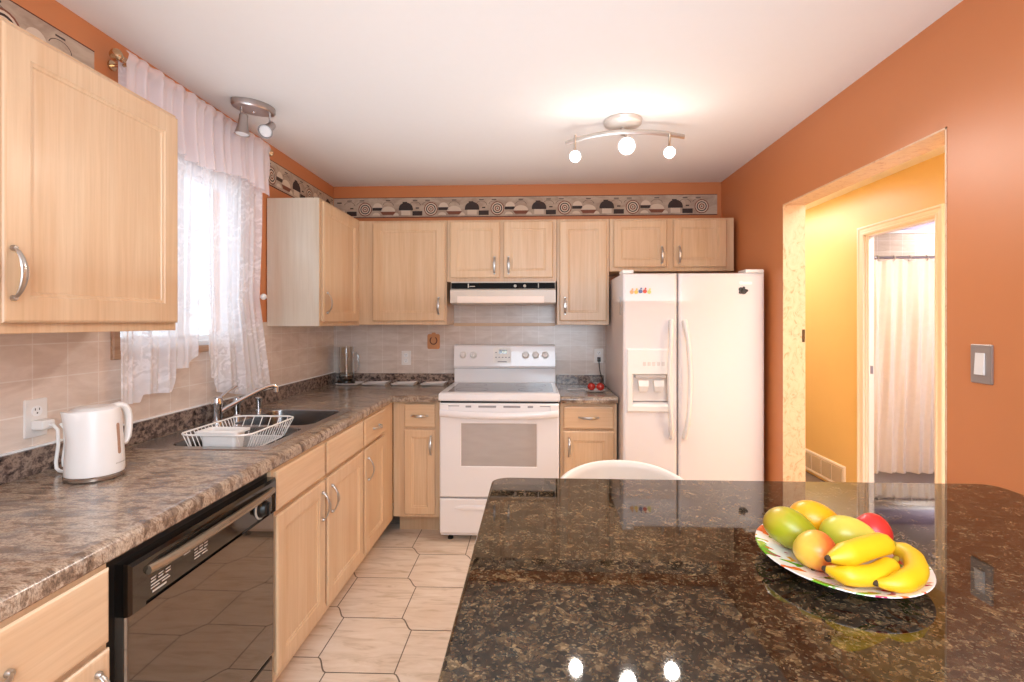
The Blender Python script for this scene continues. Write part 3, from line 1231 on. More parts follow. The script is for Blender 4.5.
for x, y, r in ((-0.41, 3.33, 0.105), (-0.03, 3.33, 0.08), (-0.41, 3.57, 0.075), (-0.03, 3.57, 0.105)):
    mb = MB()
    mb.rings([[Vector((x + q * math.cos(2 * PI * i / 40), y + q * math.sin(2 * PI * i / 40), Z1 + 0.0001)) for i in range(40)] for q in (r, r - 0.004)], False)
    part('burner_ring', mb, 'ring_print', ck, smooth=False)
# oven door
mb = MB()
fs = FB(SF + 0.035)
wx0, wx1, wz0, wz1 = -0.462, 0.014, 0.478, 0.751
L = [rect(fs, sx0 + .004, sx1 - .004, 0.288, 0.872, 0), rect(fs, sx0 + .004, sx1 - .004, 0.288, 0.872, 0.03), rect(fs, sx0 + .012, sx1 - .012, 0.296, 0.864, 0.036),
     rect(fs, wx0, wx1, wz0, wz1, 0.036), rect(fs, wx0 + .005, wx1 - .005, wz0 + .005, wz1 - .005, 0.032)]
mb.rings(L, False, True)
dr = part('oven_door', mb, 'white_enamel', t, angle=25)
mb = MB()
mb.box(wx0 + 0.002, wx1 - 0.002, SF + 0.0025, SF + 0.006, wz0 + .002, wz1 - .002)
part('oven_window', mb, 'oven_glass', dr, smooth=False)
# handle: a broad moulded bar across the whole door top
mb = MB()
loops = []
n = 20
for i in range(n + 1):
    q = i / n
    x = sx0 + 0.008 + (sx1 - sx0 - 0.016) * q
    bow = 0.022 * math.sin(PI * q) ** 0.5 + 0.01
    dip = 0.012 * math.sin(PI * q)
    pts = []
    for a in range(14):
        an = 2 * PI * a / 14
        pts.append(Vector((x, SF - bow + 0.014 * math.cos(an), 0.812 - dip + 0.022 * math.sin(an))))
    loops.append(pts)
mb.rings(loops, True, True)
mb.box(sx0 + 0.008, sx0 + 0.06, SF - 0.012, SF + 0.004, 0.79, 0.866, 0.004)
mb.box(sx1 - 0.06, sx1 - 0.008, SF - 0.012, SF + 0.004, 0.79, 0.866, 0.004)
part('handle', mb, 'white_enamel', dr)
M['slot_grey'] = plain('slot_grey', (150, 146, 148), 0.5)
for i, (x0, x1) in enumerate(((-0.565, -0.47), (-0.43, -0.395), (-0.35, -0.24), (-0.195, -0.09), (-0.045, -0.012), (0.03, 0.12))):
    mb = MB()
    mb.box(x0, x1, SF - 0.0025, SF + 0.002, 0.853 if i in (0, 5) else 0.846, 0.858)
    part('vent_slot', mb, 'slot_grey', dr, smooth=False)
mb = MB()
mb.box(sx0 + 0.01, sx1 - 0.01, SF + 0.012, SF + 0.04, 0.872, 0.886)
part('gap_strip', mb, 'black', t, smooth=False)
# storage drawer with a scooped grip
mb = MB()
fs = FB(SF + 0.035)
L = [rect(fs, sx0 + .004, sx1 - .004, 0.062, 0.278, 0), rect(fs, sx0 + .004, sx1 - .004, 0.062, 0.278, 0.028), rect(fs, sx0 + .01, sx1 - .01, 0.068, 0.272, 0.034)]
mb.rings(L, True, True)
dw = part('storage_drawer', mb, 'white_enamel', t, angle=25)
mb = MB()
loops = []
for i in range(17):
    q = i / 16
    x = -0.50 + 0.556 * q
    r = 0.010 * min(1, (math.sin(PI * q) * 3) ** 0.5 if q not in (0, 1) else 0.2)
    loops.append([Vector((x, SF - 0.0 + 0.5 * r * math.cos(2 * PI * a / 10), 0.222 + 1.9 * r * math.sin(2 * PI * a / 10))) for a in range(10)])
mb.rings(loops, True, True)
part('grip', mb, 'white_enamel', dw)
for x in (sx0 + 0.06, sx1 - 0.06):
    mb = MB()
    mb.lathe([(0.018, 0.0), (0.018, 0.012), (0.010, 0.016), (0.010, 0.04)], (x, SF + 0.08, 0.0), 14)
    part('foot', mb, 'rubber', t)
# backguard: upright panel that leans out over a recessed lower part
mb = MB()
bx0, bx1 = -0.592, 0.146
poly = [(YB - 0.035, 0.93), (3.745, 0.93), (3.745, 1.035), (3.72, 1.040), (3.715, 1.055), (3.74, 1.198), (3.752, 1.208), (YB - 0.035, 1.208)]
mb.rings([[Vector((bx0, y, z)) for y, z in poly], [Vector((bx1, y, z)) for y, z in poly]], True, True)
bg = part('backguard', mb, 'white_enamel', t, angle=25)


def guard(u, v, d):
    """on the sloping face of the backguard"""
    f = (v - 1.055) / (1.198 - 1.055)
    return Vector((u, 3.715 + 0.025 * f - d, v))


axg = Vector((0, -0.985, 0.172))
for x in (-0.525, -0.450, -0.068, 0.004, 0.074):
    mb = MB()
    mb.lathe([(0.027, 0.0), (0.026, 0.004), (0.021, 0.006), (0.019, 0.022), (0.017, 0.025)], guard(x, 1.135, 0.0), 20, axg)
    a = guard(x, 1.135, 0.024)
    mb.box(x - 0.004, x + 0.004, a.y - 0.008, a.y + 0.004, 1.119, 1.155, 0.002)
    part('knob', mb, 'white_plastic', bg)
mb = MB()
mb.prism(rrect(-0.305, -0.175, 1.078, 1.188, 0.006), guard, -0.002, 0.0012)
part('control_panel', mb, 'white_plastic', bg, smooth=False)
mb = MB()
mb.prism([(-0.262, 1.145), (-0.204, 1.145), (-0.204, 1.172), (-0.262, 1.172)], guard, 0.0, 0.002)
cl = part('clock_display', mb, 'black_gloss', bg, smooth=False)
mb = MB()
for x in (-0.237, -0.223, -0.214):
    mb.flat([(x, 1.151), (x + 0.007, 1.151), (x + 0.007, 1.167), (x, 1.167)], guard, 0.0023)
part('digits', mb, 'digits', cl, smooth=False)
for x0, x1, z0, z1 in [(-0.29 + 0.024 * i, -0.278 + 0.024 * i, 1.115, 1.122) for i in range(5)] + [(-0.29, -0.278, 1.150, 1.156), (-0.272, -0.206, 1.083, 1.091)]:
    mb = MB()
    mb.flat([(x0, z0), (x1, z0), (x1, z1), (x0, z1)], guard, 0.0016)
    part('lettering', mb, 'slot_grey', bg, smooth=False)

# ------------------------------------------------------------------ fridge
t = thing('refrigerator', (0.93, 3.45, 0), 'tall white side-by-side fridge with ice dispenser, against the orange wall', 'refrigerator')
FX0, FX1, FF = 0.520, 1.345, 3.06
mb = MB()
mb.box(FX0 + 0.004, FX1 - 0.004, FF + 0.075, YB - 0.03, 0.03, 1.668, 0.008)
part('body', mb, 'fridge_white', t)
mb = MB()
mb.box(FX0 + 0.02, FX1 - 0.02, FF + 0.03, FF + 0.1, 0.0, 0.085, 0.005)
part('base_grille', mb, 'grey_plastic', t)
fz = FB(FF + 0.068)
GX = 0.842
hx0_, hx1_, hz0_, hz1_ = 0.574, 0.797, 0.888, 1.068


def fdoor(x0, x1, recess=None):
    mb = MB()
    L = []
    for g, d in ((0.004, 0), (0, 0.006), (0, 0.052), (0.004, 0.062), (0.012, 0.067), (0.02, 0.068)):
        L.append(rect(fz, x0 + g, x1 - g, 0.095 + g, 1.665 - g, d))
    if recess:
        a, b, c, d = recess
        L += [rect(fz, a, b, c, d, 0.068), rect(fz, a + .012, b - .012, c + .02, d - .004, -0.01)]
    mb.rings(L, True, True)
    return mb


fd = part('freezer_door', fdoor(FX0, GX - 0.003, (hx0_, hx1_, hz0_, hz1_)), 'fridge_white', t, angle=30)
rd = part('fridge_door', fdoor(GX + 0.003, FX1), 'fridge_white', t, angle=30)
# dispenser surround, a slightly raised frame with its own lip
fd0 = FB(FF)
mb = MB()
L = []
for (a, b, c, d, e) in ((0.543, 0.812, 0.845, 1.218, -0.001), (0.543, 0.812, 0.845, 1.218, 0.008), (0.549, 0.806, 0.851, 1.212, 0.012),
                        (hx0_ - .004, hx1_ + .004, 0.878, 1.070, 0.012), (hx0_ + .004, hx1_ - .004, 0.890, 1.066, 0.004)):
    L.append(rect(fd0, a, b, c, d, e))
mb.rings(L, False, False)
ds = part('dispenser', mb, 'white_plastic', fd, angle=25)
mb = MB()
mb.box(hx0_ + 0.006, hx1_ - 0.006, FF + 0.03, FF + 0.062, 0.905, 1.066)
part('dispenser_recess', mb, plain('pale_recess', (222, 214, 208), 0.4), ds, smooth=False)
for x in (0.642, 0.732):
    mb = MB()
    mb.rings([[Vector((x + sx * w, y, z)) for sx in (-1, 1) for y, z in ()] for w in ()] or [
        [Vector((x - .03, FF + .03, 1.03)), Vector((x + .03, FF + .03, 1.03)), Vector((x + .03, FF + .005, 1.03)), Vector((x - .03, FF + .005, 1.03))],
        [Vector((x - .028, FF + .03, 1.0)), Vector((x + .028, FF + .03, 1.0)), Vector((x + .028, FF - .002, 0.995)), Vector((x - .028, FF - .002, 0.995))],
        [Vector((x - .022, FF + .03, 0.965)), Vector((x + .022, FF + .03, 0.965)), Vector((x + .022, FF + .012, 0.962)), Vector((x - .022, FF + .012, 0.962))]], True, True)
    part('paddle', mb, 'white_plastic', ds, smooth=False)
mb = MB()
mb.box(hx0_ + 0.02, hx1_ - 0.02, FF + 0.004, FF + 0.03, 1.045, 1.066, 0.004)
part('nozzle_bar', mb, plain('pale_bar', (212, 204, 198), 0.4), ds)
mb = MB()
for i in range(5):
    mb.box(0.636 + i * 0.027, 0.654 + i * 0.027, FF - 0.0135, FF - 0.011, 1.118, 1.142, 0.001, 1)
part('button', mb, plain('pale_button', (216, 206, 200), 0.4), ds, smooth=False)
for dx, par in ((0.779, fd), (0.899, rd)):
    mb = MB()
    sgn = -1 if dx < GX else 1
    pts, rs = [], []
    for i in range(25):
        q = i / 24
        z = 1.385 - 0.69 * q
        d = 0.012 + 0.038 * min(1.0, math.sin(PI * q) * 1.8) ** 0.8
        pts.append(Vector((dx - sgn * 0.022 * (1 - math.sin(PI * q)) , FF - d, z)))
        rs.append(0.019 - 0.004 * math.sin(PI * q))
    mb.tube(pts, rs, 12, flat=(1.0, 0.75))
    part('handle', mb, 'white_plastic', par)
for x0, x1 in ((0.50 + 0.018, 0.585), (1.235, 1.343)):
    mb = MB()
    mb.box(x0, x1, FF + 0.005, FF + 0.12, 1.664, 1.686, 0.006)
    part('hinge_cover', mb, 'white_plastic', t)
mb = MB()
mb.prism(rrect(1.213, 1.27, 1.596, 1.612, 0.004), fd0, 0.0, 0.0015)
mb.prism(disc(1.208, 1.606, 0.011, 16), fd0, 0.0, 0.0016)
part('badge', mb, 'white_vinyl', rd, smooth=False, label='small white maker badge')
mb = MB()
mb.box(FX0 - 0.004, FX0 + 0.006, FF + 0.078, FF + 0.10, 1.42, 1.53, 0.002)
part('cable_clip', mb, 'grey_plastic', t)

# magnets on the fridge
cols = [(226, 170, 120), (226, 190, 90), (96, 110, 150), (206, 84, 64), (206, 206, 130)]
for i, c in enumerate(cols):
    x = 0.572 + i * 0.0255
    mm = plain('magnet_paint', c, 0.5)
    mb = MB()
    mb.prism(disc(x, 1.553 + (0.004 if i in (2, 3) else 0), 0.0115, 16), fd0, 0.0, 0.005)
    mb.prism(disc(x + 0.004, 1.570 + (0.004 if i in (2, 3) else 0), 0.0055, 10), fd0, 0.0, 0.004)
    solo('fridge_magnet', mb, mm, (x, FF, 1.553), ['pale orange', 'yellow', 'slate blue', 'red', 'pale green'][i] + ' small magnet in the row on the freezer door', 'magnet', 'small magnets in a row on the freezer door')
mb = MB()
for a, b, r in ((1.205, 1.568, 0.012), (1.222, 1.556, 0.017), (1.203, 1.55, 0.009), (1.238, 1.56, 0.008), (1.222, 1.577, 0.007)):
    mb.prism(disc(a, b, r, 14), fd0, 0.0, 0.006)
solo('fridge_magnet', mb, plain('dark_magnet', (62, 58, 60), 0.5), (1.22, FF, 1.556), 'dark grey lobed magnet high on the right fridge door', 'magnet')

# ------------------------------------------------------------------ dishwasher
t = thing('dishwasher', (-1.2, 1.365, 0), 'black built-in dishwasher with a mirror-dark door, in the left row of cabinets', 'dishwasher')
dy0, dy1 = 1.043, 1.702
mb = MB()
mb.box(XL + 0.05, LX - 0.010, dy0 + 0.002, dy1 - 0.002, 0.0, 0.871)
part('tub_housing', mb, 'black', t, smooth=False)
fd_ = FL(LX - 0.010)
mb = MB()
L = []
for g, d in ((0, 0), (0, 0.022), (0.003, 0.026), (0.008, 0.027)):
    L.append(rect(fd_, dy0 + 0.026 + g, dy1 - 0.004 - g, 0.256 + g, 0.735 - g * 0.2, d))
mb.rings(L, True, True)
dd = part('door', mb, 'black_mirror', t, angle=25, label='mirror-dark door panel')
mb = MB()
L = []
cy0, cy1, cz0, cz1 = dy0 + 0.026, dy1 - 0.004, 0.737, 0.850
for (a, b, c, d, e) in ((cy0, cy1, cz0, cz1, 0), (cy0, cy1, cz0, cz1, 0.030), (cy0 + .006, cy1 - .006, cz0 + .002, cz1 - .008, 0.036),
                        (cy0 + .045, cy1 - .012, cz0 + .003, 0.818, 0.036), (cy0 + .05, cy1 - .018, cz0 + .006, 0.81, 0.030)):
    L.append(rect(fd_, a, b, c, d, e))
mb.rings(L, True, True)
cp = part('control_panel', mb, 'black_gloss', t, angle=25)
mb = MB()
pts = [fd_(cy0 + .05 + (cy1 - cy0 - .08) * q, 0.816, 0.036 + 0.012 * math.sin(PI * q) ** 0.3 if 0 < q < 1 else 0.036) for q in [i / 12 for i in range(13)]]
mb.tube(pts, 0.011, 10)
part('handle', mb, plain('dark_bronze', (150, 132, 112), 0.2, 0.7), cp)
mb = MB()
ky, kz = 1.605, 0.778
mb.lathe([(0.029, 0), (0.028, 0.012), (0.024, 0.014), (0.020, 0.026), (0.017, 0.028)], fd_(ky, kz, 0.028), 22, (1, 0, 0))
mb.box(LX + 0.041, LX + 0.052, ky - 0.005, ky + 0.005, kz - 0.02, kz + 0.02, 0.002)
part('dial', mb, 'black', cp)
mb = MB()
mb.lathe([(0.034, 0), (0.034, 0.003), (0.029, 0.004), (0.029, 0.0)], fd_(ky, kz, 0.030), 28, (1, 0, 0))
part('dial_ring', mb, 'print_grey', cp)
mb = MB()
random.seed(4)
for y0, y1, rows in ((1.135, 1.205, ((0.785, 3), (0.778, 3), (0.770, 1), (0.763, 2))), (1.285, 1.345, ((0.785, 3), (0.777, 3), (0.770, 1), (0.762, 2)))):
    for z, n in rows:
        w = (y1 - y0) / n
        for i in range(n):
            mb.flat([(y0 + i * w, z), (y0 + i * w + w * random.uniform(0.6, 0.85), z), (y0 + i * w + w * 0.75, z + 0.0034), (y0 + i * w, z + 0.0034)], fd_, 0.0306)
    part('lettering', mb, 'print_grey', cp, smooth=False)
    mb = MB()
for y0, y1, z0, z1 in ((1.14, 1.185, 0.753, 0.758), (1.245, 1.27, 0.79, 0.793)):
    mb = MB()
    mb.flat([(y0, z0), (y1, z0), (y1, z1), (y0, z1)], fd_, 0.0306)
    part('lettering', mb, 'print_grey', cp, smooth=False)
mb = MB()
mb.rings([rect(fd_, dy0 + .026, dy1 - .004, 0.10, 0.244, 0), rect(fd_, dy0 + .026, dy1 - .004, 0.10, 0.244, 0.018), rect(fd_, dy0 + .03, dy1 - .008, 0.104, 0.240, 0.022)], True, True)
part('kick_panel', mb, 'black_mirror', t, angle=25)

# ------------------------------------------------------------------ sink, tap, rack
t = thing('sink', ((SX0 + SX1) / 2, (SY0 + SY1) / 2, TOP - 0.17), 'double-bowl stainless sink set into the long worktop under the window', 'sink')
ba = (-1.365, -0.995, 1.832, 2.185)
bb = (-1.365, -0.995, 2.225, 2.622)
mb = MB()
zr = TOP + 0.004
outer = rrect(SX0, SX1, SY0, SY1, 0.035)
mb.holed(outer, [rrect(*ba, 0.06), rrect(*bb, 0.06)], zr)
o1_ = [Vector((x, y, zr)) for x, y in outer]
cxs, cys = (SX0 + SX1) / 2, (SY0 + SY1) / 2
o2_ = [Vector((x + (0.004 if x > cxs else -0.004), y + (0.004 if y > cys else -0.004), TOP + 0.0002)) for x, y in outer]
mb.rings([o1_, o2_], False)
part('rim', mb, 'steel_rim', t, angle=40)
for b in (ba, bb):
    mb = MB()
    L = []
    for g, z, r in ((0, zr, 0.06), (0.004, zr - 0.006, 0.058), (0.012, TOP - 0.13, 0.055), (0.03, TOP - 0.162, 0.05), (0.06, TOP - 0.17, 0.04)):
        L.append([Vector((x, y, z)) for x, y in rrect(b[0] + g, b[1] - g, b[2] + g, b[3] - g, r)])
    mb.rings(L, True, False)
    bo = part('bowl', mb, 'steel', t, angle=60)
    mb = MB()
    mb.lathe([(0.04, 0.0), (0.04, 0.002), (0.03, 0.003), (0.012, 0.001)], ((b[0] + b[1]) / 2, (b[2] + b[3]) / 2, TOP - 0.1699), 20)
    part('drain', mb, 'chrome', bo)

t = thing('faucet', (-1.450, 2.275, zr), 'chrome single-lever kitchen faucet with a long swivel spout, behind the sink', 'faucet')
mb = MB()
mb.lathe([(0.030, 0), (0.030, 0.006), (0.022, 0.012), (0.021, 0.07), (0.024, 0.078), (0.024, 0.10), (0.02, 0.112), (0.008, 0.118)], (-1.450, 2.275, zr), 22)
part('body', mb, 'chrome', t)
mb = MB()
pts = [(-1.440, 2.280, zr + 0.045), (-1.425, 2.300, zr + 0.06), (-1.395, 2.335, zr + 0.082), (-1.360, 2.380, zr + 0.108), (-1.325, 2.425, zr + 0.132), (-1.307, 2.450, zr + 0.142), (-1.293, 2.470, zr + 0.144), (-1.282, 2.485, zr + 0.136)]
mb.tube(pts, [0.012, 0.0115, 0.011, 0.0105, 0.010, 0.010, 0.011, 0.012], 12)
mb.lathe([(0.012, 0), (0.012, 0.022)], (-1.282, 2.485, zr + 0.112), 14)
part('spout', mb, 'chrome', t)
mb = MB()
pts = [(-1.453, 2.278, zr + 0.104), (-1.455, 2.315, zr + 0.112), (-1.460, 2.375, zr + 0.13), (-1.463, 2.425, zr + 0.142), (-1.465, 2.450, zr + 0.144)]
mb.tube(pts, [0.011, 0.009, 0.008, 0.009, 0.007], 10, flat=(1.2, 0.6))
part('lever', mb, 'chrome', t)
mb = MB()
mb.lathe([(0.02, 0), (0.02, 0.004), (0.013, 0.008), (0.013, 0.04), (0.017, 0.046), (0.017, 0.066), (0.012, 0.07)], (-1.43, 2.59, zr), 18)
solo('sink_sprayer', mb, 'chrome', (-1.43, 2.59, zr), 'short chrome side sprayer at the far corner of the sink', 'sprayer')
mb = MB()
mb.lathe([(0.022, 0), (0.022, 0.005), (0.015, 0.012), (0.015, 0.06), (0.019, 0.066), (0.016, 0.088), (0.006, 0.094)], (-1.445, 2.42, zr), 18)
solo('soap_dispenser', mb, 'chrome', (-1.445, 2.42, zr), 'squat chrome soap dispenser between the faucet and the sprayer', 'soap dispenser')

# dish rack: white coated wire basket standing in the near bowl
M['wire'] = plain('white_coated_wire', (246, 240, 234), 0.3)
t = thing('dish_rack', (-1.19, 2.04, TOP - 0.17), 'white wire dish rack standing in the near bowl of the sink', 'dish rack')
rx0, rx1, ry0, ry1 = -1.325, -1.055, 1.836, 2.225
RZ, BZ = 0.958, 0.884
rim = [Vector((x, y, RZ)) for x, y in rrect(rx0, rx1, ry0, ry1, 0.045, 6)]
bot = [Vector((x, y, BZ)) for x, y in rrect(rx0 + 0.03, rx1 - 0.03, ry0 + 0.03, ry1 - 0.055, 0.03, 6)]
mb = MB()
mb.tube(rim, 0.0034, 8, closed=True)
part('rim', mb, 'wire', t)
mb = MB()
mb.tube(bot, 0.0026, 8, closed=True)
n = 15
for i in range(n):
    y = ry0 + 0.05 + (ry1 - ry0 - 0.12) * i / (n - 1)
    mb.tube([(rx0 + 0.03, y, BZ), (rx1 - 0.03, y, BZ)], 0.0016, 6)
part('base_wires', mb, 'wire', t)
mb = MB()
n = 16
for side in (0, 1):
    for i in range(n):
        q = i / (n - 1)
        y = ry0 + 0.03 + (ry1 - ry0 - 0.06) * q
        yb = min(max(y, ry0 + 0.04), ry1 - 0.06)
        xa = rx0 if side == 0 else rx1
        xb = rx0 + 0.03 if side == 0 else rx1 - 0.03
        mb.tube([(xa, y, RZ), (xb, yb, BZ)], 0.0017, 6)
for side in (0, 1):
    for i in range(6):
        x = rx0 + 0.04 + (rx1 - rx0 - 0.08) * i / 5
        if side == 0 and -1.25 < x < -1.10:      # the tub hooks over the rim here
            continue
        ya, yb = (ry0, ry0 + 0.03) if side == 0 else (ry1, ry1 - 0.055)
        mb.tube([(x, ya, RZ), (x, yb, BZ)], 0.0017, 6)
part('side_wires', mb, 'wire', t)
for x in (rx0 + 0.05, rx1 - 0.05):
    for y in (ry0 + 0.07, ry1 - 0.09):
        mb = MB()
        mb.tube([(x, y, BZ), (x, y, TOP - 0.169)], 0.003, 8)
        part('leg', mb, 'wire', t)
# white cutlery tub in the rack
mb = MB()
tx0, tx1, ty0, ty1 = -1.242, -1.108, 1.844, 1.918
L = []
for g, z in ((0.010, BZ + 0.0035), (0.004, BZ + 0.02), (0.0, 0.960), (-0.013, 0.962), (-0.014, 0.970), (0.0, 0.973), (0.006, 0.968), (0.014, BZ + 0.012)):
    L.append([Vector((x, y, z)) for x, y in rrect(tx0 + g, tx1 - g, ty0 + g, ty1 - g, 0.012, 4)])
mb.rings(L, True, True)
solo('cutlery_tub', mb, 'white_plastic', ((tx0 + tx1) / 2, (ty0 + ty1) / 2, BZ), 'small white plastic tub with a rim, inside the wire dish rack', 'tub')

# ------------------------------------------------------------------ kettle and its socket
kc = Vector((-1.311, 1.470, TOP + 0.001))
t = thing('kettle', kc, 'white cordless electric kettle on its base, on the worktop under the big wall cabinet', 'kettle')
mb = MB()
mb.lathe([(0.072, 0), (0.075, 0.003), (0.075, 0.010), (0.072, 0.013)], kc, 36)
part('power_base', mb, plain('kettle_base', (150, 132, 118), 0.2, 0.7), t)
ri = Vector((0.42, 0.91, 0)).normalized()          # towards the handle
tow = Vector((ri.y, -ri.x, 0))                     # towards the room
mb = MB()


def kp(p):
    return p


loops = []
for r, h in ((0.071, 0.014), (0.0725, 0.022), (0.0715, 0.06), (0.068, 0.12), (0.064, 0.175), (0.062, 0.196)):
    lp = []
    for i in range(40):
        a = 2 * PI * i / 40
        q = r
        sp = max(0.0, -math.cos(a) - 0.86) / 0.14          # spout bulge away from the handle
        q += 0.020 * sp * max(0, (h - 0.135) / 0.061)
        lp.append(kc + ri * math.cos(a) * q + tow * math.sin(a) * q + Vector((0, 0, h + 0.008 * sp * (h > 0.19))))
    loops.append(lp)
top = []
for r, h in ((0.058, 0.203), (0.054, 0.2035), (0.052, 0.206), (0.045, 0.210), (0.02, 0.212)):
    loops.append([kc + ri * math.cos(2 * PI * i / 40) * r + tow * math.sin(2 * PI * i / 40) * r + Vector((0, 0, h)) for i in range(40)])
mb.rings(loops, True, True)
part('body', mb, 'white_plastic', t, angle=50)
mb = MB()
pts = [kc + ri * a + Vector((0, 0, h)) for a, h in ((0.040, 0.202), (0.062, 0.205), (0.076, 0.200), (0.085, 0.186), (0.089, 0.165), (0.089, 0.13), (0.086, 0.105), (0.078, 0.088), (0.066, 0.084))]
mb.tube(pts, [0.012, 0.013, 0.0135, 0.013, 0.0125, 0.012, 0.012, 0.011, 0.010], 12, flat=(1.15, 0.8))
part('handle', mb, 'white_plastic', t)
an = Vector((ri.x * 0.50 + tow.x * 0.86, ri.y * 0.50 + tow.y * 0.86, 0)).normalized()
tg = Vector((-an.y, an.x, 0))
mb = MB()


def gauge(u, v, d):
    r = 0.0735 - (v / 0.2) * 0.0115
    return kc + an * (r + d - u * u * 6) + tg * u + Vector((0, 0, v))


mb.prism(rrect(-0.006, 0.006, 0.068, 0.160, 0.0059, 4), gauge, -0.006, 0.0015)
part('water_gauge', mb, plain('amber_gauge', (176, 136, 112), 0.15), t, smooth=False, label='slim amber water gauge')
mb = MB()
a2 = Vector((ri.x * 0.55 + tow.x * 0.835, ri.y * 0.55 + tow.y * 0.835, 0)).normalized()
tg2 = Vector((-a2.y, a2.x, 0))
for i in range(9):
    u0 = -0.02 + i * 0.0046
    mb.face([mb.v(kc + a2 * (0.0722 + 0.0008 - u * u * 6) + tg2 * u + Vector((0, 0, v))) for u, v in ((u0, 0.041), (u0 + 0.0034, 0.041), (u0 + 0.0034, 0.0445), (u0, 0.0445))])
part('lettering', mb, 'print_grey', t, smooth=False)
mb = MB()
pts = [(-1.500, 1.505, 1.062), (-1.478, 1.508, 1.060), (-1.466, 1.510, 1.045), (-1.462, 1.508, 1.0), (-1.464, 1.502, 0.95), (-1.460, 1.500, 0.929), (-1.45, 1.500, 0.921), (-1.43, 1.495, 0.921), (-1.40, 1.48, 0.921)]
mb.tube(pts, 0.0048, 8)
mb.tube([(p[0] + 0.004, p[1] + 0.020, p[2]) for p in pts[1:-3]], 0.0048, 8)
part('cord', mb, 'white_plastic', t)
mb = MB()
mb.box(-1.528, -1.487, 1.483, 1.527, 1.047, 1.078, 0.008)
part('plug', mb, 'white_plastic', t)


def outlet(name, fr, u, v, label, w=0.072, h=0.116):
    t = thing(name, fr(u, v - h / 2, 0), label, 'outlet')
    mb = MB()
    L = [[fr(a, b, d) for a, b in rrect(u - w / 2 + g, u + w / 2 - g, v - h / 2 + g, v + h / 2 - g, 0.004, 3)] for g, d in ((0, 0), (0, 0.004), (0.003, 0.006))]
    mb.rings(L, True, True)
    part('cover_plate', mb, 'white_plastic', t)
    for s in (-1, 1):
        mb = MB()
        mb.prism(disc(u, v + s * 0.021, 0.0165, 20), fr, 0.005, 0.0078)
        f = part('receptacle', mb, 'white_vinyl', t, smooth=False)
        mb = MB()
        for du in (-0.0065, 0.0065):
            mb.prism([(u + du - 0.0012, v + s * 0.021 + 0.002), (u + du + 0.0012, v + s * 0.021 + 0.002), (u + du + 0.0012, v + s * 0.021 + 0.009), (u + du - 0.0012, v + s * 0.021 + 0.009)], fr, 0.007, 0.0081)
        mb.prism(disc(u, v + s * 0.021 - 0.006, 0.0025, 10), fr, 0.007, 0.0081)
        part('slot', mb, 'black', f, smooth=False)
    return t


outlet('wall_outlet', FL(XL + T), 1.505, 1.082, 'white wall outlet with the kettle plugged in, on the tiles behind the kettle')
outlet('wall_outlet', FB(YB - T), -0.976, 1.104, 'white wall outlet on the back tiles between the glass jug and the stove', 0.07, 0.108)
outlet('wall_outlet', FB(YB - T), 0.474, 1.124, 'white wall outlet with a black plug, beside the fridge', 0.07, 0.108)
t = thing('power_cord', (0.474, YB - 0.03, 1.09), 'black power cord plugged in beside the fridge and hanging to the worktop', 'cord')
mb = MB()
mb.box(0.462, 0.486, YB - 0.04, YB - 0.0145, 1.082, 1.116, 0.004)
part('plug', mb, 'black', t)
mb = MB()
mb.tube([(0.474, YB - 0.032, 1.085), (0.475, YB - 0.04, 1.05), (0.480, YB - 0.045, 1.01), (0.492, YB - 0.06, 0.965), (0.500, YB - 0.08, 0.93), (0.503, YB - 0.12, 0.919), (0.505, YB - 0.18, 0.918)], 0.0035, 8)
part('cable', mb, 'black', t)

# red balls on a spoon rest, on the short worktop
mb = MB()
pc = Vector((0.395, 3.40, TOP + 0.001))
L = []
for r, z in ((0.03, 0), (0.05, 0.003), (0.066, 0.012), (0.067, 0.014), (0.062, 0.013), (0.045, 0.006)):
    L.append([pc + Vector((1.05 * r * math.cos(2 * PI * i / 32), 0.8 * r * math.sin(2 * PI * i / 32), z)) for i in range(32)])
mb.rings(L, True, True)
mb.tube([(0.34, 3.44, TOP + 0.014), (0.29, 3.46, TOP + 0.010), (0.22, 3.475, TOP + 0.006)], [0.008, 0.007, 0.008], 8, flat=(1, 0.4))
solo('spoon_rest', mb, 'porcelain', pc, 'white spoon rest with a long thin handle, on the worktop beside the fridge', 'spoon rest')
for i, (x, y, w) in enumerate(((0.372, 3.40, 'left'), (0.430, 3.395, 'right'))):
    mb = MB()
    mb.ball((x, y, TOP + 0.036), 0.027, 22, 14, 0.95)
    tt = thing('tomato', (x, y, TOP + 0.01), ['small red glossy ball nearer the stove on the white spoon rest', 'small red glossy ball nearer the fridge on the white spoon rest'][i], 'tomato', 'red balls on the spoon rest')
    part('flesh', mb, 'red_gloss', tt)
    mb = MB()
    mb.lathe([(0.009, 0), (0.006, 0.003), (0.002, 0.006)], (x, y, TOP + 0.060), 8)
    part('stem', mb, plain('dark_red_stem', (90, 30, 20), 0.6), tt)

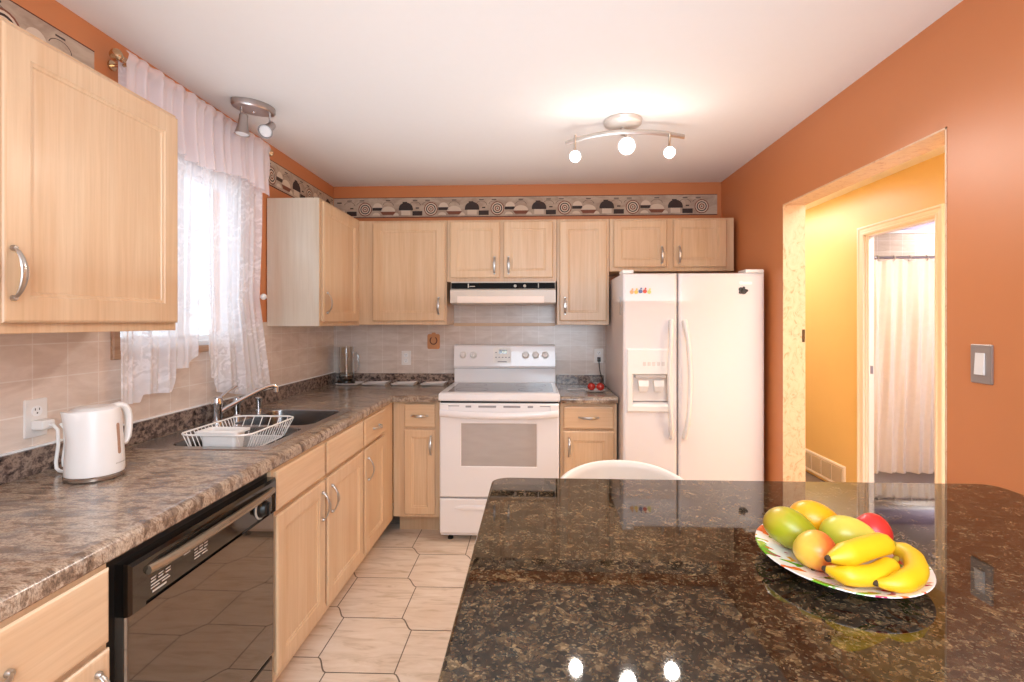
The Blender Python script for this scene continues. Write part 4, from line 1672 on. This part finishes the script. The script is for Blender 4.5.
# four flat white dishes in a row along the back splash, the glass jug stands on the first
labs = ['flat white rectangular dish in the back corner, under the glass jug', 'flat white rectangular dish next to the one under the glass jug',
        'flat white rectangular dish under the horseshoe plaque', 'flat white rectangular dish nearest the stove']
for i, (x0, x1) in enumerate(((-1.455, -1.282), (-1.262, -1.078), (-1.046, -0.868), (-0.832, -0.648))):
    y0, y1 = 3.655, 3.80
    mb = MB()
    L = []
    for g, z in ((0.014, 0.001), (0.004, 0.008), (0.0, 0.013), (0.002, 0.0145), (0.006, 0.0135), (0.02, 0.006), (0.03, 0.005)):
        L.append([Vector((x + 0.03 * (y - y0), y, TOP + z + 0.035 * max(0.0, (x - x1 + 0.03)) / 0.03 * (0.35 if z > 0.007 else 0) * (i > 0))) for x, y in rrect(x0 + g, x1 - g, y0 + g, y1 - g, 0.012, 4)])
    mb.rings(L, True, True)
    solo('serving_dish', mb, 'porcelain', ((x0 + x1) / 2, (y0 + y1) / 2, TOP), labs[i], 'dish', 'flat white dishes along the back splash')
jc = Vector((-1.392, 3.725, TOP + 0.0085))
t = thing('glass_jug', jc, 'tall clear glass jug with a dark base, standing in the back corner of the worktop', 'jug')
mb = MB()
mb.lathe([(0.062, 0), (0.064, 0.006), (0.064, 0.022), (0.058, 0.03), (0.05, 0.034)], jc, 28)
part('base', mb, 'black_gloss', t)
mb = MB()
mb.lathe([(0.050, 0.034), (0.053, 0.05), (0.054, 0.14), (0.052, 0.255), (0.055, 0.27), (0.052, 0.27), (0.049, 0.255), (0.051, 0.14), (0.050, 0.055), (0.044, 0.042)], jc, 32)
part('vessel', mb, 'glass', t, angle=60)
mb = MB()
pts = [jc + Vector((a, -0.01, h)) for a, h in ((0.05, 0.225), (0.075, 0.228), (0.090, 0.21), (0.092, 0.15), (0.088, 0.10), (0.072, 0.082), (0.052, 0.08))]
mb.tube(pts, 0.006, 10)
part('handle', mb, 'glass', t)
mb = MB()
mb.lathe([(0.004, 0.042), (0.004, 0.20), (0.006, 0.205)], jc, 10)
mb.lathe([(0.04, 0.06), (0.041, 0.068), (0.03, 0.072)], jc, 24)
part('plunger', mb, 'nickel', t)

# plaque on the back tiles
mb = MB()
fp = FB(YB - T)
t = thing('wall_plaque', (-0.765, YB - T, 1.17), 'small tan plaque with a brown horseshoe, hung on the back tiles left of the stove', 'plaque')
mb.prism(rrect(-0.812, -0.718, 1.172, 1.285, 0.014, 4), fp, 0.0, 0.010)
mb.prism(rrect(-0.78, -0.75, 1.282, 1.296, 0.006, 3), fp, 0.0, 0.008)
part('board', mb, 'clay', t)
mb = MB()
pts = []
for i in range(15):
    a = -0.30 * PI + (1.6 * PI) * i / 14 - 0.0
    a = math.radians(-235) + math.radians(290) * i / 14
    pts.append(fp(-0.765 + 0.026 * math.cos(a), 1.236 + 0.028 * math.sin(a), 0.012))
mb.tube(pts, 0.0052, 8, flat=(1.2, 0.7))
part('horseshoe', mb, 'horseshoe', t)

# ------------------------------------------------------------------ curtain and rod
RX, RZc = -1.475, 2.318
t = thing('curtain_rod', (RX, 2.24, RZc), 'slim curtain rod with a champagne finial, above the kitchen window', 'curtain rod')
mb = MB()
mb.tube([(RX, 1.765, RZc), (RX, 2.76, RZc)], 0.009, 12)
part('pole', mb, 'brass', t)
for y, s in ((1.765, -1), (2.76, 1)):
    mb = MB()
    mb.lathe([(0.009, 0), (0.013, 0.005), (0.010, 0.010), (0.019, 0.017), (0.022, 0.026), (0.018, 0.035), (0.006, 0.042)], (RX, y, RZc), 18, (0, s, 0))
    part('finial', mb, 'brass', t)
    mb = MB()
    mb.tube([(XL + 0.002, y - s * 0.03, RZc - 0.01), (RX + 0.002, y - s * 0.03, RZc - 0.01)], 0.006, 8)
    mb.lathe([(0.018, 0), (0.018, 0.006)], (XL + 0.0005, y - s * 0.03, RZc - 0.01), 14, (1, 0, 0))
    part('bracket', mb, 'brass', t)
# gathered valance, threaded on the rod
mb = MB()
random.seed(3)
ph = [random.uniform(0, 6.28) for _ in range(6)]


def fold(y, a=1.0):
    return (0.012 * math.sin(y * 95 + ph[0]) + 0.008 * math.sin(y * 61 + ph[1]) + 0.006 * math.sin(y * 163 + ph[2])) * a


def val(u, v):
    y = 1.765 + 0.985 * u
    z = 2.348 - v * 0.272 - 0.02 * math.sin(y * 9 + 1) * v
    f = 1.0 if v > 0.16 else 0.45
    x = RX + 0.018 + fold(y + 0.01 * math.sin(v * 4), f) + 0.012 * math.sin(min(v / 0.14, 1) * PI) * (v < 0.14)
    return (x, y, z)


mb.sheet(260, 18, val)
solo('valance', mb, 'voile', (RX, 2.25, 2.0), 'gathered pinkish-white sheer valance on the rod over the kitchen window', 'valance', angle=180)
ph2 = [random.uniform(0, 6.28) for _ in range(6)]


def lace(y0, y1, zb, edge):
    mb = MB()

    def fn(u, v):
        z0, y_a, y_b = edge(u, v)
        y = y_a + (y_b - y_a) * u
        z = 2.315 - v * (2.315 - z0)
        q = min(1.0, v * 2 + 0.3)
        x = RX - 0.022 + (0.012 * math.sin(u * 26 + ph2[0]) + 0.007 * math.sin(u * 47 + ph2[1] + v * 2) + 0.005 * math.sin(u * 83 + ph2[2])) * q
        return (x, y, z)
    mb.sheet(120, 40, fn)
    return mb


def interp(tab, u):
    for (a, va), (b, vb) in zip(tab, tab[1:]):
        if u <= b:
            return va + (vb - va) * (u - a) / (b - a)
    return tab[-1][1]


lb = [(0, 1.075), (0.24, 1.07), (0.26, 1.10), (0.66, 1.085), (0.70, 1.18), (0.86, 1.18), (1.0, 1.235)]
rb = [(0, 1.235), (0.04, 1.12), (0.10, 1.11), (0.14, 1.05), (0.24, 1.035), (0.70, 0.985), (0.74, 1.02), (1.0, 1.01)]
solo('lace_curtain', lace(0, 0, 0, lambda u, v: (interp(lb, u), 1.775, 2.235 - 0.03 * v)), 'lace', (RX, 2.0, 1.1),
     'left lace curtain panel, partly behind the big wall cabinet', 'curtain', 'lace curtain panels', angle=180)


def redge(u, v):
    z = 2.315 - v * 1.3
    yr = 2.745 - 0.045 * min(1, v / 0.62) if v < 0.62 else 2.70 + 0.13 * (v - 0.62) / 0.38
    return (interp(rb, u), 2.235 + 0.035 * v, yr)


rc = solo('lace_curtain', lace(0, 0, 0, redge), 'lace', (RX, 2.5, 1.0), 'right lace curtain panel, hanging down to the faucet', 'curtain', 'lace curtain panels', angle=180)
mb = MB()
mb.ball((RX + 0.012, 2.70, 1.512), 0.017, 14, 10)
part('tieback_ball', mb, 'white_plastic', rc)

# ------------------------------------------------------------------ ceiling lamps
t = thing('track_light', (0.45, 2.65, ZC), 'lit three-head track lamp with a curved bar, on the ceiling before the fridge', 'ceiling lamp')
mb = MB()
mb.lathe([(0.095, 0), (0.098, -0.006), (0.094, -0.022), (0.07, -0.036), (0.03, -0.04)], (0.45, 2.65, ZC), 32)
part('canopy', mb, plain('pale_satin_metal', (226, 220, 214), 0.45, 0.6), t)
mb = MB()
mb.tube([(0.45, 2.65, ZC - 0.03), (0.45, 2.65, ZC - 0.075)], 0.012, 12)
part('stem', mb, 'nickel', t)
mb = MB()
pts = []
for i in range(21):
    q = i / 20 - 0.5
    pts.append((0.465 + 0.61 * q, 2.65 + 0.05 * (4 * q * q) - 0.02, 2.338 - 0.05 * (q < 0) * (4 * q * q) * 0.5 - 0.012 * (4 * q * q) + 0.006))
mb.tube(pts, 0.010, 10, flat=(0.5, 1.3), up=(0, 0, 1))
part('bar', mb, 'nickel', t)
for (x, z, y, q) in ((0.206, 2.226, 2.64, 0.78), (0.461, 2.262, 2.60, 1.12), (0.684, 2.24, 2.64, 0.78)):
    mb = MB()
    ax = (Vector((0.15, 0.3, 1.5)) - Vector((x, y, z))).normalized()
    c = Vector((x, y, z))
    mb.lathe([(r_ * q, h_ * q) for r_, h_ in ((0.012, -0.075), (0.022, -0.07), (0.026, -0.04), (0.036, 0.0), (0.038, 0.004), (0.033, 0.004), (0.028, -0.004))], c, 24, ax)
    hd = part('spot_head', mb, 'nickel', t)
    mb = MB()
    mb.tube([c - ax * 0.05, c - ax * 0.05 + Vector((0, 0.0, 0.03)), Vector((x, 2.635, 2.335))], 0.006, 8)
    part('swivel', mb, 'nickel', hd)
    mb = MB()
    mb.lathe([(r_ * q, h_ * q) for r_, h_ in ((0.030, 0.0), (0.027, 0.008), (0.017, 0.013), (0.005, 0.015))], c, 20, ax)
    part('bulb', mb, 'emit_bulb', hd, label='glowing bulb')

t = thing('spotlight', (-1.335, 2.375, ZC), 'unlit dark nickel two-head spotlight on the ceiling in front of the curtain', 'ceiling lamp')
mb = MB()
pl = []
for i in range(28):
    a = 2 * PI * i / 28
    pl.append((0.102 * math.cos(a), 0.064 * math.sin(a) * (1 - 0.25 * math.cos(a) ** 2)))
rot = math.radians(52)
L = []
for g, z in ((1.0, 0.0), (1.0, -0.022), (0.94, -0.030), (0.3, -0.034)):
    L.append([Vector((-1.335 + (x * math.cos(rot) - y * math.sin(rot)) * g, 2.375 + (x * math.sin(rot) + y * math.cos(rot)) * g, ZC + z)) for x, y in pl])
mb.rings(L, True, True)
part('ceiling_plate', mb, 'dark_nickel', t)
mb = MB()
mb.ball((-1.335, 2.375, ZC - 0.036), 0.006, 10, 8)
part('cap_screw', mb, 'chrome', t)
for (px, py, hx, hy, hz, ax) in ((-1.368, 2.33, -1.362, 2.33, 2.292, Vector((-0.05, -0.06, -1))), (-1.29, 2.44, -1.28, 2.405, 2.305, Vector((0.05, -0.75, -0.6)))):
    ax = ax.normalized()
    c = Vector((hx, hy, hz))
    mb = MB()
    mb.lathe([(0.014, -0.055), (0.019, -0.05), (0.021, -0.01), (0.030, 0.03), (0.035, 0.042), (0.031, 0.042), (0.027, 0.03)], c, 24, ax)
    hd = part('spot_head', mb, 'dark_nickel', t)
    mb = MB()
    mb.tube([(px, py, ZC - 0.028), (px, py, ZC - 0.07), c - ax * 0.045], 0.0055, 8)
    part('arm', mb, 'dark_nickel', hd)
    mb = MB()
    mb.lathe([(0.0295, 0.034), (0.028, 0.040), (0.012, 0.043)], c, 20, ax)
    part('lens', mb, 'white_vinyl', hd, label='white lamp lens')

# ------------------------------------------------------------------ on the right wall
fr = FR(XR)
t = thing('light_switch', (XR, 1.636, 1.187), 'brushed metal switch plate with a white rocker, on the orange wall right of the opening', 'light switch')
mb = MB()
L = [[fr(a, b, d) for a, b in rrect(1.600 + g, 1.676 - g, 1.187 + g, 1.307 - g, 0.003, 3)] for g, d in ((0, 0), (0, 0.004), (0.004, 0.007))]
mb.rings(L, True, True)
part('cover_plate', mb, 'switch_plate', t)
mb = MB()
mb.rings([[fr(1.621, 1.213, 0.006), fr(1.655, 1.213, 0.006), fr(1.655, 1.281, 0.006), fr(1.621, 1.281, 0.006)],
          [fr(1.622, 1.214, 0.013), fr(1.654, 1.214, 0.013), fr(1.654, 1.28, 0.009), fr(1.622, 1.28, 0.009)]], True, True)
part('rocker', mb, 'white_plastic', t, smooth=False, label='white rocker switch')
mb = MB()
mb.box(XO - 0.012, XO + 0.002, OY1 - 0.0105, OY1 - 0.0055, 1.265, 1.335, 0.001)
solo('latch_plate', mb, plain('dark_bronze_plate', (90, 70, 50), 0.4, 0.6), (XO, OY1 - 0.006, 1.265), 'small dark latch plate on the marbled edge of the wall opening', 'latch')
# return-air grille low on the hall wall
fh = FR(XH)
t = thing('air_vent', (XH, 4.57, 0.02), 'beige return-air grille low on the yellow hall wall', 'vent')
mb = MB()
vy0, vy1, vz0, vz1 = 4.24, 4.92, 0.02, 0.208
L = [rect(fh, vy0, vy1, vz0, vz1, 0), rect(fh, vy0, vy1, vz0, vz1, 0.008), rect(fh, vy0 + .014, vy1 - .014, vz0 + .014, vz1 - .014, 0.012), rect(fh, vy0 + .024, vy1 - .024, vz0 + .024, vz1 - .024, 0.004)]
mb.rings(L, True, True)
part('frame', mb, 'white_trim', t, smooth=False)
for i in range(4):
    y = vy0 + 0.03 + (vy1 - vy0 - 0.06) * (i + 0.5) / 4
    mb = MB()
    mb.box(XH - 0.012, XH - 0.003, y - 0.066, y + 0.066, vz0 + 0.03, vz1 - 0.03, 0.002)
    part('grille_panel', mb, 'vent_metal', t)

# hall ceiling lamps; the near one is an added unseen light
for y, lb_ in ((4.9, 'round lit ceiling lamp at the far end of the hall'), (1.6, 'added round lit ceiling lamp at the unseen near end of the hall')):
    mb = MB()
    mb.lathe([(0.12, 0), (0.125, -0.02), (0.12, -0.03)], (1.95, y, ZC), 28)
    t = thing('hall_light', (1.95, y, ZC), lb_, 'ceiling lamp')
    part('rim', mb, 'nickel', t)
    mb = MB()
    mb.lathe([(0.115, -0.03), (0.10, -0.07), (0.06, -0.095), (0.015, -0.104)], (1.95, y, ZC), 28)
    part('globe', mb, 'globe', t)

# ------------------------------------------------------------------ bathroom seen through the door
t = thing('bathtub', (3.4, 4.76, 0), 'white bathtub behind the shower curtain', 'bathtub')
mb = MB()
L = []
for g, z, r in ((0.02, 0.0, 0.03), (0.0, 0.5, 0.03), (0.004, 0.52, 0.03), (0.07, 0.52, 0.09), (0.09, 0.49, 0.09), (0.15, 0.15, 0.1), (0.2, 0.12, 0.1)):
    L.append([Vector((x, y, z)) for x, y in rrect(BX0 + 0.01 + g, BX1 - 0.01 - g, 4.40 + g, BY1 - 0.01 - g, r, 5)])
mb.rings(L, True, True)
part('tub_shell', mb, 'tub', t)
t = thing('shower_rod', (3.4, 4.34, 1.905), 'chrome shower rod across the bathroom, seen through the doorway', 'shower rod')
mb = MB()
mb.tube([(BX0 + 0.001, 4.34, 1.905), (BX1 - 0.001, 4.34, 1.905)], 0.012, 12)
part('pole', mb, 'chrome', t)
mb = MB()


def shw(u, v):
    x = BX0 + 0.08 + 1.1 * u
    q = 0.35 + 0.65 * min(1, v * 4)
    y = 4.335 + (0.026 * math.sin(x * 58) + 0.014 * math.sin(x * 31 + 1) + 0.008 * math.sin(x * 150 + 9 * v)) * q
    return (x, y, 1.885 - v * 1.745 + 0.01 * math.sin(x * 26) * (1 - v))


mb.sheet(200, 10, shw)
st = thing('shower_curtain', (3.2, 4.34, 0.14), 'white crinkled shower curtain hanging from the rod in the bathroom', 'shower curtain')
part('cloth', mb, 'shower_cloth', st, angle=180)
for i in range(9):
    x = BX0 + 0.12 + 0.13 * i
    mb = MB()
    mb.tube([(x, 4.34 + 0.021 * math.cos(2 * PI * q / 14), 1.899 + 0.022 * math.sin(2 * PI * q / 14)) for q in range(14)], 0.003, 6, closed=True)
    part('curtain_ring', mb, 'nickel', st)

# ------------------------------------------------------------------ island
t = thing('kitchen_island', (0.6, 0.9, 0), 'kitchen island with a polished dark speckled granite top, nearest the camera', 'island')
mb = MB()
ix0, ix1, iy0, iy1 = -0.128, 1.312, 0.30, 1.528
L = []
for g, z in ((0.010, 0.874), (0.002, 0.878), (0.0, 0.884), (0.0, 0.904), (0.003, 0.911), (0.010, TOP)):
    L.append([Vector((x, y, z)) for x, y in rrect(ix0 + g, ix1 - g, iy0 + g, iy1 - g, 0.045, 8)])
mb.rings(L, True, True)
part('granite_top', mb, 'granite', t, angle=30)
mb = MB()
mb.box(ix0 + 0.07, ix1 - 0.05, iy0 + 0.04, iy1 - 0.32, 0.10, 0.873, 0.003)
mb.box(ix0 + 0.12, ix1 - 0.10, iy0 + 0.09, iy1 - 0.37, 0.0, 0.10)
part('base', mb, 'wood_v', t)

# white tub chair on the far side of the island
chc = Vector((0.352, 1.98, 0))
t = thing('dining_chair', chc, 'white rounded-back chair drawn up to the far side of the granite island', 'chair')
mb = MB()
L = []
for g, z in ((0.03, 0.42), (0.0, 0.435), (-0.004, 0.46), (0.004, 0.485), (0.03, 0.496)):
    L.append([chc + Vector((x, y, z)) for x, y in rrect(-0.215 + g, 0.215 - g, -0.21 + g, 0.20 - g, 0.08, 6)])
mb.rings(L, True, True)
part('seat', mb, 'chair_white', t, angle=50)
mb = MB()
n = 30
outl, inl = [], []
loops = []
for i in range(n + 1):
    a = math.radians(-5 + 190 * i / n)
    e = math.sin(math.radians(180 * i / n))
    ztop = 0.60 + 0.185 * max(0.0, e) ** 0.38
    sec = []
    ro, ri_ = 0.292, 0.25
    co = Vector((math.cos(a) * 1.0, math.sin(a) * 0.86, 0))
    for r, z in ((ro - 0.03, 0.44), (ro, 0.50), (ro + 0.004, ztop - 0.03), (ro - 0.008, ztop - 0.006), ((ro + ri_) / 2, ztop), (ri_ + 0.008, ztop - 0.006), (ri_ - 0.002, ztop - 0.03), (ri_, 0.50), (ri_ - 0.012, 0.44)):
        sec.append(chc + co * r + Vector((0, 0, z)))
    loops.append(sec)
mb.rings(loops, True, True)
part('backrest', mb, 'chair_white', t, angle=60)
for sx in (-1, 1):
    for sy in (-1, 1):
        mb = MB()
        mb.tube([chc + Vector((sx * 0.16, sy * 0.15, 0.43)), chc + Vector((sx * 0.20, sy * 0.19, 0.0))], [0.018, 0.011], 12)
        part('leg', mb, 'nickel', t)

# ------------------------------------------------------------------ fruit plate
pc = Vector((0.572, 0.997, TOP))
dv = Vector((0.206, 0.979, 0)).normalized()
du = Vector((dv.y, -dv.x, 0))
k = N('plate_glaze')
ob = k.coord()
col = lin((240, 236, 234))
cur = None
for i, (sc_, off, c_, thr) in enumerate(((17.0, (3, 1, 0), (104, 170, 40), 0.565), (19.0, (8, 5, 0), (226, 96, 40), 0.63), (21.0, (1, 9, 0), (176, 50, 96), 0.65), (26.0, (6, 2, 0), (246, 180, 40), 0.67))):
    f = k.noise(k.coord((1.0, 2.0, 1), off, (0, 0, 0.7 * i)), sc_, 1.5, 0.4, 0.6)
    msk = k.ramp(f, [(thr, (0, 0, 0, 1)), (thr + 0.015, (1, 1, 1, 1))])
    cur = k.mix(msk, cur if cur is not None else col, lin(c_))
# print only on the rim
vl_ = k.n('ShaderNodeVectorMath', operation='LENGTH')
k.l(k.coord((1, 1, 0)), vl_.inputs[0])
rm = k.ramp(vl_.outputs['Value'], [(0.084, (0, 0, 0, 1)), (0.090, (1, 1, 1, 1))])
k.base(k.mix(rm, col, cur))
M['plate'] = k.set(0.12, 0, 0.5, 0.4)
mb = MB()
L = []
for r, z in ((0.052, 0.0012), (0.056, 0.0012), (0.060, 0.006), (0.10, 0.012), (0.145, 0.0245), (0.150, 0.0275), (0.149, 0.029), (0.144, 0.0285), (0.100, 0.0165), (0.05, 0.0115)):
    L.append([pc + du * (r * 0.93 * math.cos(2 * PI * i / 64)) + dv * (r * 1.115 * math.sin(2 * PI * i / 64)) + Vector((0, 0, z)) for i in range(64)])
mb.rings(L, True, True)
solo('fruit_plate', mb, 'plate', pc, 'white oval plate with a painted leaf-and-flower rim, holding fruit on the granite island', 'plate', angle=50)


def orient(axis, roll=0.0):
    z = Vector(axis).normalized()
    x = z.cross(Vector((0, 0, 1)))
    if x.length < 1e-4:
        x = Vector((1, 0, 0))
    x.normalize()
    y = z.cross(x)
    return Matrix((x, y, z)).transposed()


def mango(name, c, axis, length, width, stops, direction, label, cat='mango', bend=0.12, **kw):
    c = Vector(c)
    t = thing(name, (c.x, c.y, c.z), label, cat, 'fruit on the plate')
    R = orient(axis)

    def fn(p):
        w = p.z / (length / 2)
        s = 1.0 - 0.16 * w + 0.02 * w * w
        q = Vector((p.x * s, p.y * s * 0.93 + bend * width * (w * w - 0.3) * 0.5, p.z))
        return R @ q
    mb = MB()
    mb.ball(c, width / 2, 28, 20, length / width, fn)
    part('flesh', mb, fruit('skin_' + cat, stops, direction, **kw), t, angle=180)
    mb = MB()
    end = c - (R @ Vector((0, -bend * width * 0.35, length / 2 - 0.001)))
    a = (R @ Vector((0, 0, -1)))
    mb.lathe([(0.004, -0.002), (0.003, 0.004), (0.0035, 0.006)], end, 8, a)
    part('stem', mb, plain('stem_brown', (84, 60, 34), 0.7), t)
    return t


PZ = TOP + 0.013
mango('mango', (0.508, 1.035, PZ + 0.0375), (0.62, -0.55, -0.35), 0.108, 0.077, [(0.3, (138, 150, 22)), (0.62, (166, 168, 34)), (0.78, (206, 168, 48)), (0.95, (226, 150, 60))],
      (-4, 1.6, 3.2), 'green mango with an orange-yellow blush, at the far left end of the plate')
mango('mango', (0.584, 1.092, PZ + 0.036), (0.86, -0.35, -0.2), 0.106, 0.076, [(0.2, (226, 128, 16)), (0.5, (244, 168, 18)), (0.8, (250, 192, 30))], (0, 0, 5), 'deep orange-yellow mango lying behind the green one')
mango('mango', (0.606, 1.022, PZ + 0.0355), (0.9, -0.3, 0.1), 0.098, 0.074, [(0.2, (150, 160, 40)), (0.5, (198, 196, 62)), (0.8, (226, 214, 96))], (2, 0, 6), 'yellow-green mango in the middle of the plate behind the bananas')
mango('apple', (0.512, 0.957, PZ + 0.034), (0.35, 0.35, 0.9), 0.069, 0.074, [(0.15, (206, 72, 40)), (0.42, (226, 116, 54)), (0.62, (236, 170, 60)), (0.85, (228, 196, 78))], (-13, 3, 3), 'yellow and red striped apple at the front edge of the plate',
      'apple', bend=0.0, nscale=14.0, nmix=0.5)
mango('apple', (0.672, 1.052, PZ + 0.034), (0.2, 0.2, 0.95), 0.066, 0.068, [(0.1, (150, 24, 24)), (0.5, (200, 38, 36)), (0.9, (222, 72, 56))], (0, 0, 4), 'red apple half hidden at the back of the plate',
      'apple', bend=0.0)


def banana(pts, r, label):
    P_ = [Vector(p) for p in pts]
    n = 26
    # smooth the path
    path = []
    m = len(P_) - 1
    for i in range(n + 1):
        f = i / n * m
        j = min(int(f), m - 1)
        tt = f - j
        p0, p1, p2, p3 = P_[max(j - 1, 0)], P_[j], P_[j + 1], P_[min(j + 2, m)]
        path.append(0.5 * ((2 * p1) + (p2 - p0) * tt + (2 * p0 - 5 * p1 + 4 * p2 - p3) * tt ** 2 + (3 * p1 - p0 - 3 * p2 + p3) * tt ** 3))
    rs = []
    for i in range(n + 1):
        q = i / n
        rr = r * min(1.0, 0.30 + 3.0 * q) if q < 0.28 else r
        rr = rr if q < 0.8 else r * (1 - ((q - 0.8) / 0.2) ** 2 * 0.62)
        rs.append(rr)
    c = sum(path, Vector()) / len(path)
    t = thing('banana', c, label, 'banana', 'bananas on the plate')
    mb = MB()
    mb.tube(path, rs, 10, flat=(1.0, 0.96))
    sk = fruit('skin_banana', [(0.2, (200, 150, 14)), (0.5, (228, 182, 20)), (0.8, (238, 200, 36))], (0, 0, 8), 18.0, 0.3, 0.45, None)
    o = part('peel', mb, sk, t, angle=50)
    dark = plain('banana_tip', (66, 46, 24), 0.8)
    mb = MB()
    d0 = (path[0] - path[1]).normalized()
    mb.lathe([(rs[0] * 1.02, -0.001), (rs[0] * 0.8, 0.004), (rs[0] * 0.5, 0.006)], path[0], 10, d0)
    part('tip', mb, dark, t)
    mb = MB()
    d1 = (path[-1] - path[-2]).normalized()
    mb.lathe([(rs[-1] * 0.98, -0.001), (rs[-1] * 0.8, 0.006), (rs[-1] * 0.7, 0.022)], path[-1], 10, d1)
    part('stem', mb, plain('banana_stem', (168, 150, 40), 0.6), t)
    return t


bz = TOP + 0.043
banana([(0.493, 0.892, bz), (0.520, 0.876, bz - 0.002), (0.560, 0.879, bz - 0.003), (0.595, 0.897, bz - 0.001), (0.616, 0.913, bz + 0.002)], 0.0180, 'yellow banana lying lowest, under the top banana')
banana([(0.490, 0.878, bz + 0.024), (0.527, 0.888, bz + 0.028), (0.566, 0.907, bz + 0.0295), (0.602, 0.927, bz + 0.028), (0.628, 0.943, bz + 0.023)], 0.0205, 'yellow banana lying on top of the other two')
banana([(0.556, 0.859, bz - 0.006), (0.589, 0.857, bz - 0.004), (0.632, 0.882, bz - 0.002), (0.663, 0.926, bz), (0.671, 0.958, bz), (0.662, 0.980, bz)], 0.0180, 'strongly curved yellow banana at the right end of the plate')
